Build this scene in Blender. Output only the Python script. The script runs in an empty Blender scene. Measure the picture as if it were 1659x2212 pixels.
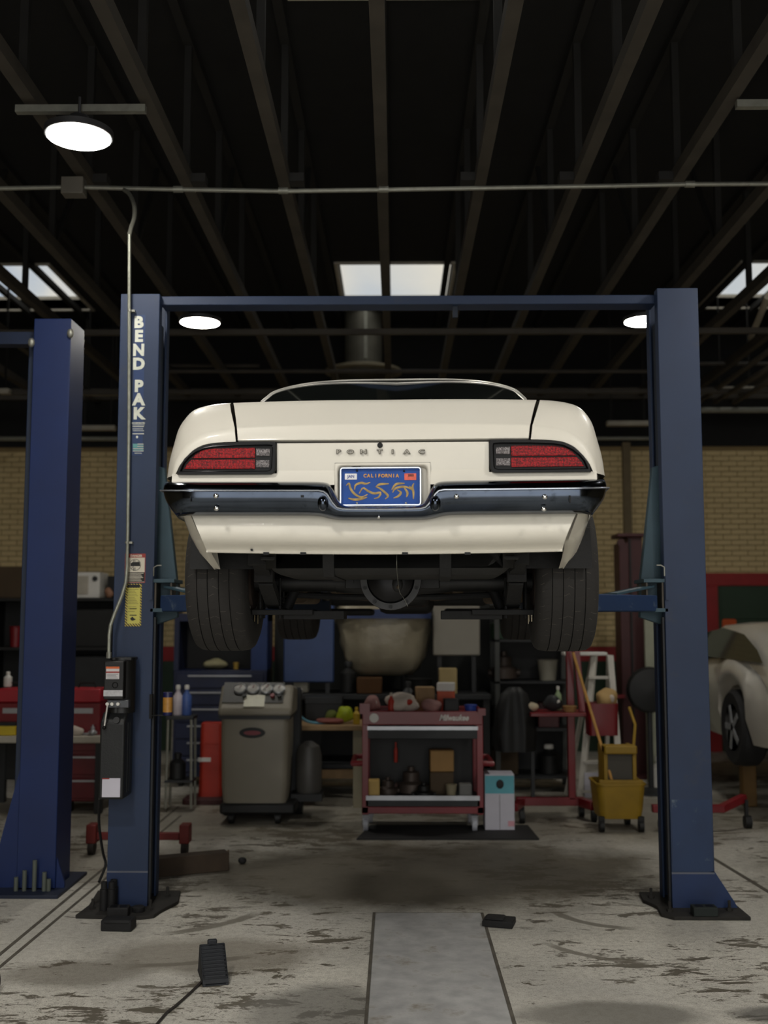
import bpy, bmesh, math, random
from mathutils import Vector, Matrix
random.seed(7)
scene = bpy.context.scene
COL = scene.collection
PI = math.pi

# ------------------------------------------------------------------ camera
FPX, CX, CY = 2350.0, 829.5, 1106.0
CAM = Vector((0.0, 0.0, 1.65))
PITCH, YAW = math.radians(5.614), math.radians(0.62)
cd = bpy.data.cameras.new('camera'); cam = bpy.data.objects.new('camera', cd); COL.objects.link(cam)
cam.location = CAM; cam.rotation_euler = (PI/2 + PITCH, 0, YAW)
cd.sensor_fit = 'VERTICAL'; cd.sensor_height = 36.0; cd.lens = 36.0*FPX/2212.0
cd.clip_start = 0.05; cd.clip_end = 300
cd.dof.use_dof = True; cd.dof.focus_distance = 4.9; cd.dof.aperture_fstop = 1.8
scene.camera = cam
# ------------------------------------------------------------------ colour management
vs = scene.view_settings
scene.display_settings.display_device = 'sRGB'
vs.view_transform = 'Standard'; vs.look = 'None'; vs.gamma = 1.0; vs.use_curve_mapping = False
vs.exposure = 0.0
cy = scene.cycles; cy.max_bounces = 6; cy.diffuse_bounces = 3; cy.glossy_bounces = 3; cy.transmission_bounces = 4; cy.transparent_max_bounces = 6; cy.caustics_reflective = False; cy.caustics_refractive = False; cy.use_adaptive_sampling = True; cy.adaptive_threshold = 0.02
# ------------------------------------------------------------------ sky
world = bpy.data.worlds.new('sky'); scene.world = world; world.use_nodes = True
nt = world.node_tree; nt.nodes.clear()
wo = nt.nodes.new('ShaderNodeOutputWorld'); bg = nt.nodes.new('ShaderNodeBackground')
tc = nt.nodes.new('ShaderNodeTexCoord'); nz = nt.nodes.new('ShaderNodeTexNoise')
nz.inputs['Scale'].default_value = 5.0; nz.inputs['Detail'].default_value = 4; nz.inputs['Distortion'].default_value = 0.6
rp = nt.nodes.new('ShaderNodeValToRGB')
rp.color_ramp.elements[0].position = 0.36; rp.color_ramp.elements[0].color = (0.50, 0.60, 0.74, 1)
rp.color_ramp.elements[1].position = 0.56; rp.color_ramp.elements[1].color = (0.88, 0.85, 0.76, 1)
nt.links.new(tc.outputs['Generated'], nz.inputs['Vector']); nt.links.new(nz.outputs['Fac'], rp.inputs['Fac'])
nt.links.new(rp.outputs['Color'], bg.inputs['Color']); bg.inputs['Strength'].default_value = 1.0
nt.links.new(bg.outputs['Background'], wo.inputs['Surface'])
# ------------------------------------------------------------------ added area light, filling in from an unseen door opening behind the camera
def area(name, loc, rot, sx, sy, power, col):
    l = bpy.data.lights.new(name, 'AREA'); l.shape = 'RECTANGLE'; l.size = sx; l.size_y = sy; l.energy = power; l.color = col
    o = bpy.data.objects.new(name, l); COL.objects.link(o); o.location = loc; o.rotation_euler = rot
    return o
DOOR_Y = -3.0
area('added_door_fill', (0.3, DOOR_Y + 0.05, 2.15), (PI/2, 0, 0), 6.4, 4.1, 130, (1.0, 0.98, 0.95))

# ------------------------------------------------------------------ pixel helpers (find where a thing stands)
_f = Vector((-math.sin(YAW)*math.cos(PITCH), math.cos(YAW)*math.cos(PITCH), math.sin(PITCH)))
_r = Vector((math.cos(YAW), math.sin(YAW), 0)); _u = _r.cross(_f)
def ray(px, py): return _f + _r*((px-CX)/FPX) + _u*((CY-py)/FPX)
def at(px, py, Y):
    d = ray(px, py); return CAM + d*((Y-CAM.y)/d.y)
def fl(px, py, z=0.0):
    d = ray(px, py); return CAM + d*((z-CAM.z)/d.z)
def pb(x0, x1, y0, y1, Y):
    a, b = at(x0, y1, Y), at(x1, y0, Y); return a.x, b.x, a.z, b.z
def local_plane(M, px, py, y):
    Mi = M.inverted(); c = Mi @ CAM; d = Mi.to_3x3() @ ray(px, py)
    return c + d*((y-c.y)/d.y)

# ------------------------------------------------------------------ materials
def lin(c):
    return tuple((v/255/12.92 if v/255 <= 0.04045 else ((v/255+0.055)/1.055)**2.4) for v in c) + (1.0,)
MATS = {}
def pm(name, rgb, rough=0.5, metal=0.0, var=0.12, scale=6.0, bump=0.0, bscale=60.0, dirt=None, dthr=0.55, dscale=3.0, coat=0.0, trans=0.0, emit=None, estr=0.0, alpha=1.0, spec=0.5):
    if name in MATS: return MATS[name]
    m = bpy.data.materials.new(name); m.use_nodes = True; t = m.node_tree; b = t.nodes['Principled BSDF']
    N = t.nodes.new; L = t.links.new
    co = N('ShaderNodeTexCoord'); n1 = N('ShaderNodeTexNoise'); n1.inputs['Scale'].default_value = scale; n1.inputs['Detail'].default_value = 5
    L(co.outputs['Object'], n1.inputs['Vector'])
    c = lin(rgb); lo = tuple(v*(1-var) for v in c[:3])+(1,); hi = tuple(min(1, v*(1+var)) for v in c[:3])+(1,)
    r = N('ShaderNodeValToRGB'); r.color_ramp.elements[0].position = .3; r.color_ramp.elements[1].position = .7
    r.color_ramp.elements[0].color = lo; r.color_ramp.elements[1].color = hi
    L(n1.outputs['Fac'], r.inputs['Fac']); out = r.outputs['Color']
    if dirt:
        n2 = N('ShaderNodeTexNoise'); n2.inputs['Scale'].default_value = dscale; n2.inputs['Detail'].default_value = 8; n2.inputs['Roughness'].default_value = .65
        L(co.outputs['Object'], n2.inputs['Vector'])
        r2 = N('ShaderNodeValToRGB'); r2.color_ramp.elements[0].position = dthr; r2.color_ramp.elements[1].position = dthr+.12
        L(n2.outputs['Fac'], r2.inputs['Fac'])
        mx = N('ShaderNodeMix'); mx.data_type = 'RGBA'; mx.inputs['B'].default_value = lin(dirt)
        L(r2.outputs['Color'], mx.inputs['Factor']); L(out, mx.inputs['A']); out = mx.outputs['Result']
    L(out, b.inputs['Base Color'])
    b.inputs['Roughness'].default_value = rough; b.inputs['Metallic'].default_value = metal
    b.inputs['Coat Weight'].default_value = coat; b.inputs['Coat Roughness'].default_value = .05
    b.inputs['Transmission Weight'].default_value = trans; b.inputs['Alpha'].default_value = alpha
    b.inputs['Specular IOR Level'].default_value = spec
    if emit: b.inputs['Emission Color'].default_value = lin(emit); b.inputs['Emission Strength'].default_value = estr
    if bump:
        n3 = N('ShaderNodeTexNoise'); n3.inputs['Scale'].default_value = bscale; n3.inputs['Detail'].default_value = 4
        L(co.outputs['Object'], n3.inputs['Vector'])
        bp = N('ShaderNodeBump'); bp.inputs['Strength'].default_value = bump; bp.inputs['Distance'].default_value = .01
        L(n3.outputs['Fac'], bp.inputs['Height']); L(bp.outputs['Normal'], b.inputs['Normal'])
    MATS[name] = m; return m

# ------------------------------------------------------------------ mesh builder
class MB:
    def __init__(s): s.v = []; s.f = []
    def add(s, vs, fs, T=None):
        o = len(s.v); s.v += [(T @ Vector(p)) if T else Vector(p) for p in vs]; s.f += [tuple(o+i for i in f) for f in fs]; return s
    def box(s, x0, x1, y0, y1, z0, z1, T=None):
        return s.add([(x0,y0,z0),(x1,y0,z0),(x1,y1,z0),(x0,y1,z0),(x0,y0,z1),(x1,y0,z1),(x1,y1,z1),(x0,y1,z1)],
                     [(0,3,2,1),(4,5,6,7),(0,1,5,4),(1,2,6,5),(2,3,7,6),(3,0,4,7)], T)
    def bar(s, a, b, w, h=None, up=(0,0,1)):
        a, b = Vector(a), Vector(b); d = (b-a); L = d.length; d.normalize(); u = Vector(up)
        if abs(d.dot(u)) > .98: u = Vector((0,1,0))
        r = d.cross(u).normalized(); u = r.cross(d); h = h or w
        T = Matrix(((r.x,d.x,u.x,a.x),(r.y,d.y,u.y,a.y),(r.z,d.z,u.z,a.z),(0,0,0,1)))
        return s.box(-w/2, w/2, 0, L, -h/2, h/2, T)
    def loft(s, rows, closed=False, capa=False, capb=False, T=None, flip=False):
        n = len(rows[0]); vs = [p for r in rows for p in r]; fs = []
        for i in range(len(rows)-1):
            for j in range(n if closed else n-1):
                k = (j+1) % n; q = (i*n+j, i*n+k, (i+1)*n+k, (i+1)*n+j); fs.append(q[::-1] if flip else q)
        if capa: fs.append(tuple(range(n))[::-1] if not flip else tuple(range(n)))
        if capb: q = tuple((len(rows)-1)*n+j for j in range(n)); fs.append(q if not flip else q[::-1])
        return s.add(vs, fs, T)
    def tube(s, path, r, n=8, caps=True, closed=False):
        path = [Vector(p) for p in path]; rs = r if isinstance(r, (list, tuple)) else [r]*len(path); rows = []; u = None; m = len(path)
        for i, p in enumerate(path):
            d = (path[(i+1) % m]-path[i-1]) if closed else (path[min(i+1, m-1)]-path[max(i-1, 0)])
            d.normalize()
            if u is None: u = d.orthogonal().normalized()
            u = (u - d*u.dot(d))
            if u.length < 1e-6: u = d.orthogonal()
            u.normalize(); w = d.cross(u)
            rows.append([p + (u*math.cos(2*PI*k/n) + w*math.sin(2*PI*k/n))*rs[i] for k in range(n)])
        if closed: rows.append(rows[0]); caps = False
        return s.loft(rows, True, caps, caps)
    def cyl(s, a, b, r0, r1=None, n=20): return s.tube([a, b], [r0, r0 if r1 is None else r1], n)
    def lathe(s, prof, n=32, T=None, closed=False):   # prof (radius, height) about z
        rows = [[(r*math.cos(2*PI*k/n), r*math.sin(2*PI*k/n), h) for k in range(n)] for r, h in prof]
        if closed: rows.append(rows[0])
        return s.loft(rows, True, (not closed) and prof[0][0] > 1e-5, (not closed) and prof[-1][0] > 1e-5, T)
    def prism(s, out, a0, a1, axis='y', T=None):
        n = len(out); P = {'y': lambda p, a: (p[0], a, p[1]), 'x': lambda p, a: (a, p[0], p[1]), 'z': lambda p, a: (p[0], p[1], a)}[axis]
        vs = [P(p, a0) for p in out] + [P(p, a1) for p in out]
        fs = [tuple(range(n)), tuple(range(2*n-1, n-1, -1))] + [(i, n+i, n+(i+1) % n, (i+1) % n) for i in range(n)]
        return s.add(vs, fs, T)
    def sph(s, c, rx, ry=None, rz=None, n=16, m=10):
        ry = ry or rx; rz = rz or rx
        rows = [[(c[0]+rx*math.sin(PI*i/m)*math.cos(2*PI*k/n), c[1]+ry*math.sin(PI*i/m)*math.sin(2*PI*k/n), c[2]-rz*math.cos(PI*i/m)) for k in range(n)] for i in range(m+1)]
        return s.loft(rows, True)
    def build(s, name, mat, parent=None, local=False, bevel=0.0, ang=35, flat=False, seg=2):
        me = bpy.data.meshes.new(name); o = bpy.data.objects.new(name, me)
        off = Vector((0,0,0))
        if parent is not None:
            if not local:
                q = parent
                while q is not None: off += q.location; q = q.parent
            o.parent = parent
        elif not local:
            xs = [p.x for p in s.v]; ys = [p.y for p in s.v]; zs = [p.z for p in s.v]
            off = Vector(((min(xs)+max(xs))/2, (min(ys)+max(ys))/2, min(zs))); o.location = off
        bm = bmesh.new(); bvs = [bm.verts.new(p-off) for p in s.v]
        for f in s.f:
            try: bm.faces.new([bvs[i] for i in f])
            except ValueError: pass
        bmesh.ops.remove_doubles(bm, verts=bm.verts, dist=1e-5)
        bmesh.ops.recalc_face_normals(bm, faces=bm.faces)
        bm.to_mesh(me); bm.free()
        if mat: me.materials.append(mat)
        if not flat:
            me.polygons.foreach_set('use_smooth', [True]*len(me.polygons)); me.set_sharp_from_angle(angle=math.radians(ang))
        if bevel:
            md = o.modifiers.new('bevel', 'BEVEL'); md.width = bevel; md.segments = seg; md.limit_method = 'ANGLE'; md.angle_limit = math.radians(40); md.harden_normals = False
        COL.objects.link(o); return o

def tag(o, label=None, cat=None, group=None, kind=None):
    if label: o['label'] = label
    if cat: o['category'] = cat
    if group: o['group'] = group
    if kind: o['kind'] = kind
    return o
def thing(name, label, cat, loc=(0,0,0), rz=0, group=None, kind=None):
    o = bpy.data.objects.new(name, None); COL.objects.link(o); o.location = loc; o.rotation_euler = (0,0,rz); o.empty_display_size = .1
    return tag(o, label, cat, group, kind)
def copy_tree(o, parent=None):
    c = o.copy(); COL.objects.link(c); c.parent = parent
    for ch in list(o.children): copy_tree(ch, c)
    return c
def text(name, s, size, mat, parent, T, extrude=.0008, offset=0.0, shear=0.0, sx=1.0, align='CENTER', spacing=1.0):
    cu = bpy.data.curves.new('t', 'FONT'); cu.body = s; cu.size = size; cu.extrude = extrude; cu.offset = offset; cu.shear = shear
    cu.align_x = align; cu.align_y = 'CENTER'; cu.space_character = spacing; cu.resolution_u = 3
    o = bpy.data.objects.new('t', cu); COL.objects.link(o); bpy.context.view_layer.update()
    me = bpy.data.meshes.new_from_object(o.evaluated_get(bpy.context.evaluated_depsgraph_get()))
    bpy.data.objects.remove(o); bpy.data.curves.remove(cu)
    me.name = name; me.transform(T @ Matrix.Diagonal((sx,1,1,1))); me.materials.clear(); me.materials.append(mat)
    ob = bpy.data.objects.new(name, me); COL.objects.link(ob); ob.parent = parent; return ob
FACE = Matrix.Rotation(PI/2, 4, 'X')          # text standing upright, read from -y
def crv(pts, n):                              # Catmull-Rom resample of a list of tuples
    P = [Vector(p) for p in pts]; out = []
    seg = len(P)-1
    for i in range(n):
        t = i/(n-1)*seg; k = min(int(t), seg-1); u = t-k
        p0 = P[k-1] if k > 0 else P[k]*2-P[k+1]; p1, p2 = P[k], P[k+1]; p3 = P[k+2] if k+2 <= seg else P[k+1]*2-P[k]
        out.append(0.5*((2*p1)+(p2-p0)*u+(2*p0-5*p1+4*p2-p3)*u*u+(3*p1-p0-3*p2+p3)*u*u*u))
    return out
def rrect(x0, x1, z0, z1, r, n=5):
    o = []
    for cx, cz, a in ((x1-r, z1-r, 0), (x0+r, z1-r, 90), (x0+r, z0+r, 180), (x1-r, z0+r, 270)):
        for k in range(n+1):
            t = math.radians(a+90*k/n); o.append((cx+r*math.cos(t), cz+r*math.sin(t)))
    return o
def lerp(a, b, t): return a+(b-a)*t
def interp(tab, y):
    if y <= tab[0][0]: return tab[0][1]
    for (a, va), (b, vb) in zip(tab, tab[1:]):
        if y <= b:
            t = (y-a)/(b-a); t = t*t*(3-2*t); return va+(vb-va)*t
    return tab[-1][1]
# ================================================================== SETTING
XL, XR, YB, ZR = -7.2, 8.6, 13.9, 5.45
beige = pm('painted_brick_beige', (212,190,142), .75, var=.10, scale=3, bump=.25, bscale=90, dirt=(178,156,112), dthr=.62, dscale=2)
mortar = pm('mortar', (140,120,84), .9, var=.1)
black_paint = pm('black_ceiling_paint', (22,22,22), .9, var=.2)
web_dark = pm('web_steel', (30,29,27), .8, var=.2, scale=4)
steel_brown = pm('truss_steel', (66,61,54), .7, var=.2, scale=4)
galv = pm('galvanised', (150,150,140), .45, .6, var=.12, scale=20)
white_curb = pm('skylight_curb', (190,184,170), .7, var=.08)
green_wall = pm('green_paint', (40,62,44), .6, var=.12, scale=3)
red_trim = pm('red_trim_paint', (150,32,34), .5, var=.1)

def floor_material():
    m = bpy.data.materials.new('worn_painted_concrete'); m.use_nodes = True; t = m.node_tree; b = t.nodes['Principled BSDF']; N = t.nodes.new; L = t.links.new
    co = N('ShaderNodeTexCoord')
    def noise(sc, det=6, rough=.6, dist=0., stretch=None):
        n = N('ShaderNodeTexNoise'); n.inputs['Scale'].default_value = sc; n.inputs['Detail'].default_value = det; n.inputs['Roughness'].default_value = rough; n.inputs['Distortion'].default_value = dist
        if stretch:
            mp = N('ShaderNodeMapping'); mp.inputs['Scale'].default_value = stretch; L(co.outputs['Object'], mp.inputs['Vector']); L(mp.outputs['Vector'], n.inputs['Vector'])
        else: L(co.outputs['Object'], n.inputs['Vector'])
        return n.outputs['Fac']
    def mth(op, a, b_=None, clamp=False):
        n = N('ShaderNodeMath'); n.operation = op; n.use_clamp = clamp
        for i, v in enumerate((a, b_)):
            if v is None: continue
            if isinstance(v, (int, float)): n.inputs[i].default_value = v
            else: L(v, n.inputs[i])
        return n.outputs[0]
    def step(v, lo, hi):
        r = N('ShaderNodeMapRange'); r.inputs['From Min'].default_value = lo; r.inputs['From Max'].default_value = hi; L(v, r.inputs['Value']); return r.outputs['Result']
    def mix(f, a, b_):
        x = N('ShaderNodeMix'); x.data_type = 'RGBA'
        if isinstance(f, (int, float)): x.inputs['Factor'].default_value = f
        else: L(f, x.inputs['Factor'])
        for s, v in (('A', a), ('B', b_)):
            if isinstance(v, tuple): x.inputs[s].default_value = v
            else: L(v, x.inputs[s])
        return x.outputs['Result']
    sep = N('ShaderNodeSeparateXYZ'); L(co.outputs['Object'], sep.inputs['Vector']); X, Y = sep.outputs['X'], sep.outputs['Y']
    base = mix(step(noise(1.1), .35, .65), lin((210,206,194)), lin((190,187,178)))
    base = mix(mth('MULTIPLY', step(noise(26, 6, .75), .45, .62), .45), base, lin((150,145,134)))
    base = mix(mth('MULTIPLY', step(noise(150, 3), .5, .66), .5), base, lin((110,106,98)))
    # flaked coating: small dark chips, denser in broad patches
    chips = noise(7.5, 10, .72, .4, (.55, 1.3, 1)); broad = noise(.8, 3, .5)
    thr = mth('ADD', chips, mth('MULTIPLY', mth('SUBTRACT', broad, .5), .55))
    base = mix(step(thr, .555, .585), base, lin((98,92,80)))
    grit = step(mth('ADD', noise(42, 6, .7), mth('MULTIPLY', mth('SUBTRACT', broad, .5), .5)), .60, .64)
    base = mix(mth('MULTIPLY', grit, .7), base, lin((92,88,78)))
    # darker ellipses with noisy edges around the working bay
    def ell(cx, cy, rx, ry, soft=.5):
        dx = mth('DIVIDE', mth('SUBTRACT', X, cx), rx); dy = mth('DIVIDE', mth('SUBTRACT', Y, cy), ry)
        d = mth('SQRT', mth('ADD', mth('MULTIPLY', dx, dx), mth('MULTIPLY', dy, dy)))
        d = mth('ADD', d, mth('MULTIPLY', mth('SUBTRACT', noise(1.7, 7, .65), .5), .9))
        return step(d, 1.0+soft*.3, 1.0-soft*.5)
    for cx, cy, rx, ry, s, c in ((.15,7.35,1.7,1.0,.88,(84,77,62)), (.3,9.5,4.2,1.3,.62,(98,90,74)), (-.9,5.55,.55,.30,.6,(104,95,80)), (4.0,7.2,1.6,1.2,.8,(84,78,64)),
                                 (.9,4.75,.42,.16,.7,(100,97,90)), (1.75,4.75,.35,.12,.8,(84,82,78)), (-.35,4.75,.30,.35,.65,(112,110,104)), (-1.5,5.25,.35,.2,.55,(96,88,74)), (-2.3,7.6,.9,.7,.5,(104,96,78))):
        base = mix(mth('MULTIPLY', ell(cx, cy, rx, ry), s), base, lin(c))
    # tyre arcs scuffed into the coating
    def arc(p, q, r, w, s, c):
        (x1,y1),(x2,y2),(x3,y3) = p[:2], q[:2], r[:2]
        D = 2*(x1*(y2-y3)+x2*(y3-y1)+x3*(y1-y2))
        ux = ((x1*x1+y1*y1)*(y2-y3)+(x2*x2+y2*y2)*(y3-y1)+(x3*x3+y3*y3)*(y1-y2))/D
        uy = ((x1*x1+y1*y1)*(x3-x2)+(x2*x2+y2*y2)*(x1-x3)+(x3*x3+y3*y3)*(x2-x1))/D
        R = math.hypot(x1-ux, y1-uy); half = math.hypot(x3-x1, y3-y1)/2
        dx = mth('SUBTRACT', X, ux); dy = mth('SUBTRACT', Y, uy)
        d = mth('ABSOLUTE', mth('SUBTRACT', mth('SQRT', mth('ADD', mth('MULTIPLY', dx, dx), mth('MULTIPLY', dy, dy))), R))
        d = mth('ADD', d, mth('MULTIPLY', mth('SUBTRACT', noise(9, 5, .7), .5), w*1.2))
        ex = mth('SUBTRACT', X, x2); ey = mth('SUBTRACT', Y, y2)
        e = mth('SQRT', mth('ADD', mth('MULTIPLY', ex, ex), mth('MULTIPLY', ey, ey)))
        f = mth('MULTIPLY', step(d, w, w*.6), step(e, half*1.15, half*.7))
        return mix(mth('MULTIPLY', f, s), base, lin(c))
    for a_, b_, c_, w in (((1190,1963),(1260,1992),(1365,2006),.035), ((1180,2038),(1278,2066),(1411,2081),.03), ((381,2014),(472,1998),(570,1966),.045), ((300,2086),(420,2080),(560,2062),.035), ((1050,1900),(1130,1905),(1230,1880),.04)):
        base = arc(fl(*a_), fl(*b_), fl(*c_), w, .8, (104,98,86))
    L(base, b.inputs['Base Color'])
    L(step(noise(2.5), .3, .75), N('ShaderNodeMath').inputs[0])
    rr = N('ShaderNodeMapRange'); rr.inputs['To Min'].default_value = .42; rr.inputs['To Max'].default_value = .75; L(noise(2.2), rr.inputs['Value']); L(rr.outputs['Result'], b.inputs['Roughness'])
    bp = N('ShaderNodeBump'); bp.inputs['Strength'].default_value = .25; bp.inputs['Distance'].default_value = .004; L(thr, bp.inputs['Height']); L(bp.outputs['Normal'], b.inputs['Normal'])
    return m
FLOORM = floor_material()
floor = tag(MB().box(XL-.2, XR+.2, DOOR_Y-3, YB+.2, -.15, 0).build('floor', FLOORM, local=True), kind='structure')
slab_m = pm('smooth_concrete', (168,168,166), .6, var=.20, scale=9, bump=.2, bscale=60, dirt=(134,129,118), dthr=.56, dscale=4.5)
MB().box(-.118, .476, 2.2, 6.32, -.05, .004).build('floor_panel', slab_m, floor, local=True, bevel=.004)
joint_m = pm('joint_filler', (84,79,70), .9, var=.3, scale=9)
for x0, x1, y0, y1 in ((-.132,-.118,2.2,6.33), (.476,.492,2.2,6.33), (-.132,.492,6.32,6.328)):
    MB().box(x0, x1, y0, y1, -.05, .0025).build('floor_joint', joint_m, floor, local=True)
a0, a1 = fl(0,2062), fl(216,1883); b0, b1 = fl(0,2089), fl(202,1920); c0, c1 = fl(1560,1866), fl(1659,1926)
for p, q, w in ((a0,a1,.02), (b0,b1,.018), (c0,c1,.03)):
    d = (q-p).normalized(); MB().bar(p-d*1.2+Vector((0,0,.0005)), q+d*2.5+Vector((0,0,.0005)), w, .004).build('floor_joint', joint_m, floor, local=True)

# walls
tag(MB().box(XL-.2, XR+.2, YB, YB+.25, 0, ZR+.3).build('wall_back', mortar, local=True), kind='structure'); wall_back = bpy.data.objects['wall_back']
side_m = pm('side_wall_paint', (120,106,78), .8, var=.12, scale=1.2)
tag(MB().box(XL-.2, XL, DOOR_Y, YB, 0, ZR+.3).build('wall_left', side_m, local=True), kind='structure')
tag(MB().box(XR, XR+.2, DOOR_Y, YB, 0, ZR+.3).build('wall_right', side_m, local=True), kind='structure')
wf = MB(); wf.box(XL-.2, -2.9, DOOR_Y-.2, DOOR_Y, 0, ZR+.3); 
tag(wf.build('wall_front', side_m, local=True), kind='structure')
WF = bpy.data.objects['wall_front']
MB().box(3.5, XR+.2, DOOR_Y-.2, DOOR_Y, 0, ZR+.3).build('wall_panel', side_m, WF, local=True)
MB().box(-2.9, 3.5, DOOR_Y-.2, DOOR_Y, 4.2, ZR+.3).build('lintel', side_m, WF, local=True)
# dark upper strip of the back wall
MB().box(XL-.2, XR+.2, YB-.02, YB, 3.86, ZR+.3).build('upper_wall_panel', black_paint, wall_back, local=True)
# painted brick courses (those that show in the photo as pieces, the rest joined)
bh, bw, jt = .0677, .2032, .010
WZ0, WZ1 = 1.30, 3.84
vis = []
rest = MB(); nrow = int((WZ1-WZ0)/bh)
me_b = None
def in_view(x, z):
    for (u0, u1, v0, v1) in ((1284,1416,965,1235), (1512,1659,965,1235)):
        a = at(u0, v1, YB); b = at(u1, v0, YB)
        if a.x < x < b.x and a.z < z < b.z: return True
    return False
cells = []
for r in range(nrow):
    z = WZ0+(r+.5)*bh
    for c in range(int((XR-XL)/bw)):
        x = XL+(c+.5+(.5 if r % 2 else 0))*bw
        cells.append((x, z, in_view(x, z)))
nv = 0
for x, z, v in cells:
    y0 = YB-.012-random.uniform(0, .004)
    if v and nv < 300:
        nv += 1
        if me_b is None:
            me_b = MB().box(-bw/2+jt/2, bw/2-jt/2, -.012, .01, -bh/2+jt/2, bh/2-jt/2).build('brick', beige, wall_back, local=True); o = me_b
        else:
            o = me_b.copy(); COL.objects.link(o)
        o.location = (x, y0+.012, z)
    else: rest.box(x-bw/2+jt/2, x+bw/2-jt/2, y0, YB+.01, z-bh/2+jt/2, z+bh/2-jt/2)
tag(rest.build('brickwork', beige, wall_back, local=True, flat=True), kind='stuff')
MB().box(XL, XR, YB-.03, YB, 1.12, 1.30).build('red_stripe', red_trim, wall_back, local=True)
MB().box(XL, XR, YB-.02, YB, 0, 1.12).build('green_wainscot', green_wall, wall_back, local=True)

# green door in a red frame on the back wall
x0, x1, z0, z1 = pb(1534, 1760, 1238, 1700, YB-.06)
door = tag(MB().box(x0+.16, x1-.16, YB-.05, YB-.03, 0, z1-.16).build('door_1', green_wall, local=False), kind='structure')
for n, (u0, u1, w0, w1) in enumerate(((x0, x0+.16, 0, z1-.16), (x1-.16, x1, 0, z1-.16), (x0, x1, z1-.16, z1))):
    MB().box(u0, u1, YB-.09, YB-.02, w0, w1).build('door_frame', red_trim, door, bevel=.006)
for k in range(4): MB().box(x0+.2, x1-.2, YB-.062, YB-.05, .15+k*.5, .58+k*.5).build('door_panel', green_wall, door, bevel=.01)
p = at(1577, 1350, YB-.1)
tag(MB().prism(rrect(p.x-.09, p.x+.09, p.z-.075, p.z+.075, .03), YB-.075, YB-.07).build('door_sign', pm('orange_sign', (205,84,30), .6)), 'small orange notice stuck on the green door', 'sign')

# ceiling: roof deck around the skylight openings
SKY = [(-.62,.62,4.45,6.3), (-.62,.62,11.35,13.05), (-5.2,-3.75,11.35,13.05), (3.72,5.3,11.35,13.05)]
xs = sorted({XL-.2, XR+.2} | {v for s in SKY for v in s[:2]}); ys = sorted({DOOR_Y-.2, YB+.2} | {v for s in SKY for v in s[2:]})
cm = MB()
for i in range(len(xs)-1):
    for j in range(len(ys)-1):
        mx_, my_ = (xs[i]+xs[i+1])/2, (ys[j]+ys[j+1])/2
        if any(s[0] < mx_ < s[1] and s[2] < my_ < s[3] for s in SKY): continue
        cm.box(xs[i], xs[i+1], ys[j], ys[j+1], ZR, ZR+.12)
ceiling = tag(cm.build('ceiling', black_paint, local=True, flat=True), kind='structure')
pane_m = bpy.data.materials.new('skylight_acrylic'); pane_m.use_nodes = True; t = pane_m.node_tree; t.nodes.clear()
o_ = t.nodes.new('ShaderNodeOutputMaterial'); mxs = t.nodes.new('ShaderNodeMixShader'); tr = t.nodes.new('ShaderNodeBsdfTransparent'); gl = t.nodes.new('ShaderNodeBsdfGlossy')
tr.inputs['Color'].default_value = (.96,.95,.93,1); gl.inputs['Roughness'].default_value = .1; mxs.inputs['Fac'].default_value = .05
t.links.new(tr.outputs[0], mxs.inputs[1]); t.links.new(gl.outputs[0], mxs.inputs[2]); t.links.new(mxs.outputs[0], o_.inputs['Surface'])
for n, (x0, x1, y0, y1) in enumerate(SKY):
    w = tag(thing('window_%d' % (n+1), None, None, ((x0+x1)/2, (y0+y1)/2, ZR)), kind='structure')
    for u0, u1, v0, v1 in ((x0-.04,x0,y0-.04,y1+.04), (x1,x1+.04,y0-.04,y1+.04), (x0,x1,y0-.04,y0), (x0,x1,y1,y1+.04)):
        MB().box(u0, u1, v0, v1, ZR-.02, ZR+.16).build('curb', white_curb, w)
    MB().box(x0-.03, x1+.03, y0-.03, y1+.03, ZR+.16, ZR+.17).build('pane', pane_m, w, flat=True)
# roof trusses: each a bottom chord with its own webs
TX0, TS, ZC = -.085, .635, 4.45
for k in range(-8, 11):
    x = TX0+k*TS
    if not (XL+.1 < x < XR-.1): continue
    tr_ = MB().box(x-.036, x+.036, DOOR_Y+.2, YB-.05, ZC, ZC+.085).build('roof_truss', steel_brown, ceiling, local=True)
    MB().box(x-.03, x+.03, DOOR_Y+.2, YB-.05, ZR-.06, ZR).build('top_chord', web_dark, tr_, local=True)
    y = 1.8; i = 0
    while y < YB-.3:
        if 10.4 < y < 13.3: y += 1.25; continue
        MB().bar((x, y, ZC+.07), (x, y, ZR-.05), .045).build('web_strut', web_dark, tr_, local=True)
        if i % 3 == 2: MB().bar((x, y+.05, ZC+.06), (x, y+.70, ZR-.06), .035).build('web_brace', web_dark, tr_, local=True)
        y += 1.25; i += 1
    sgn = 1 if x < 0 else -1
    for yy in (6.8,):
        if 0 < abs(k) < 4: MB().box(min(x, x+sgn*.13), max(x, x+sgn*.13), yy-.05, yy+.05, ZC+.005, ZC+.06).build('bridging', web_dark, tr_, local=True)
# girder and pipes that cross the trusses farther back
for y, z, w, h in ((9.9, 4.28, .05, .05), (12.2, 4.2, .05, .05), (13.6, 4.42, .10, .14)):
    MB().box(XL, XR, y-w/2, y+w/2, z, z+h).build('cross_rail', steel_brown, ceiling, local=True)
def tube_thing(name, label, cat, path, r, mat, n=10, group=None):
    return tag(MB().tube(path, r, n).build(name, mat), label, cat, group)
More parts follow.
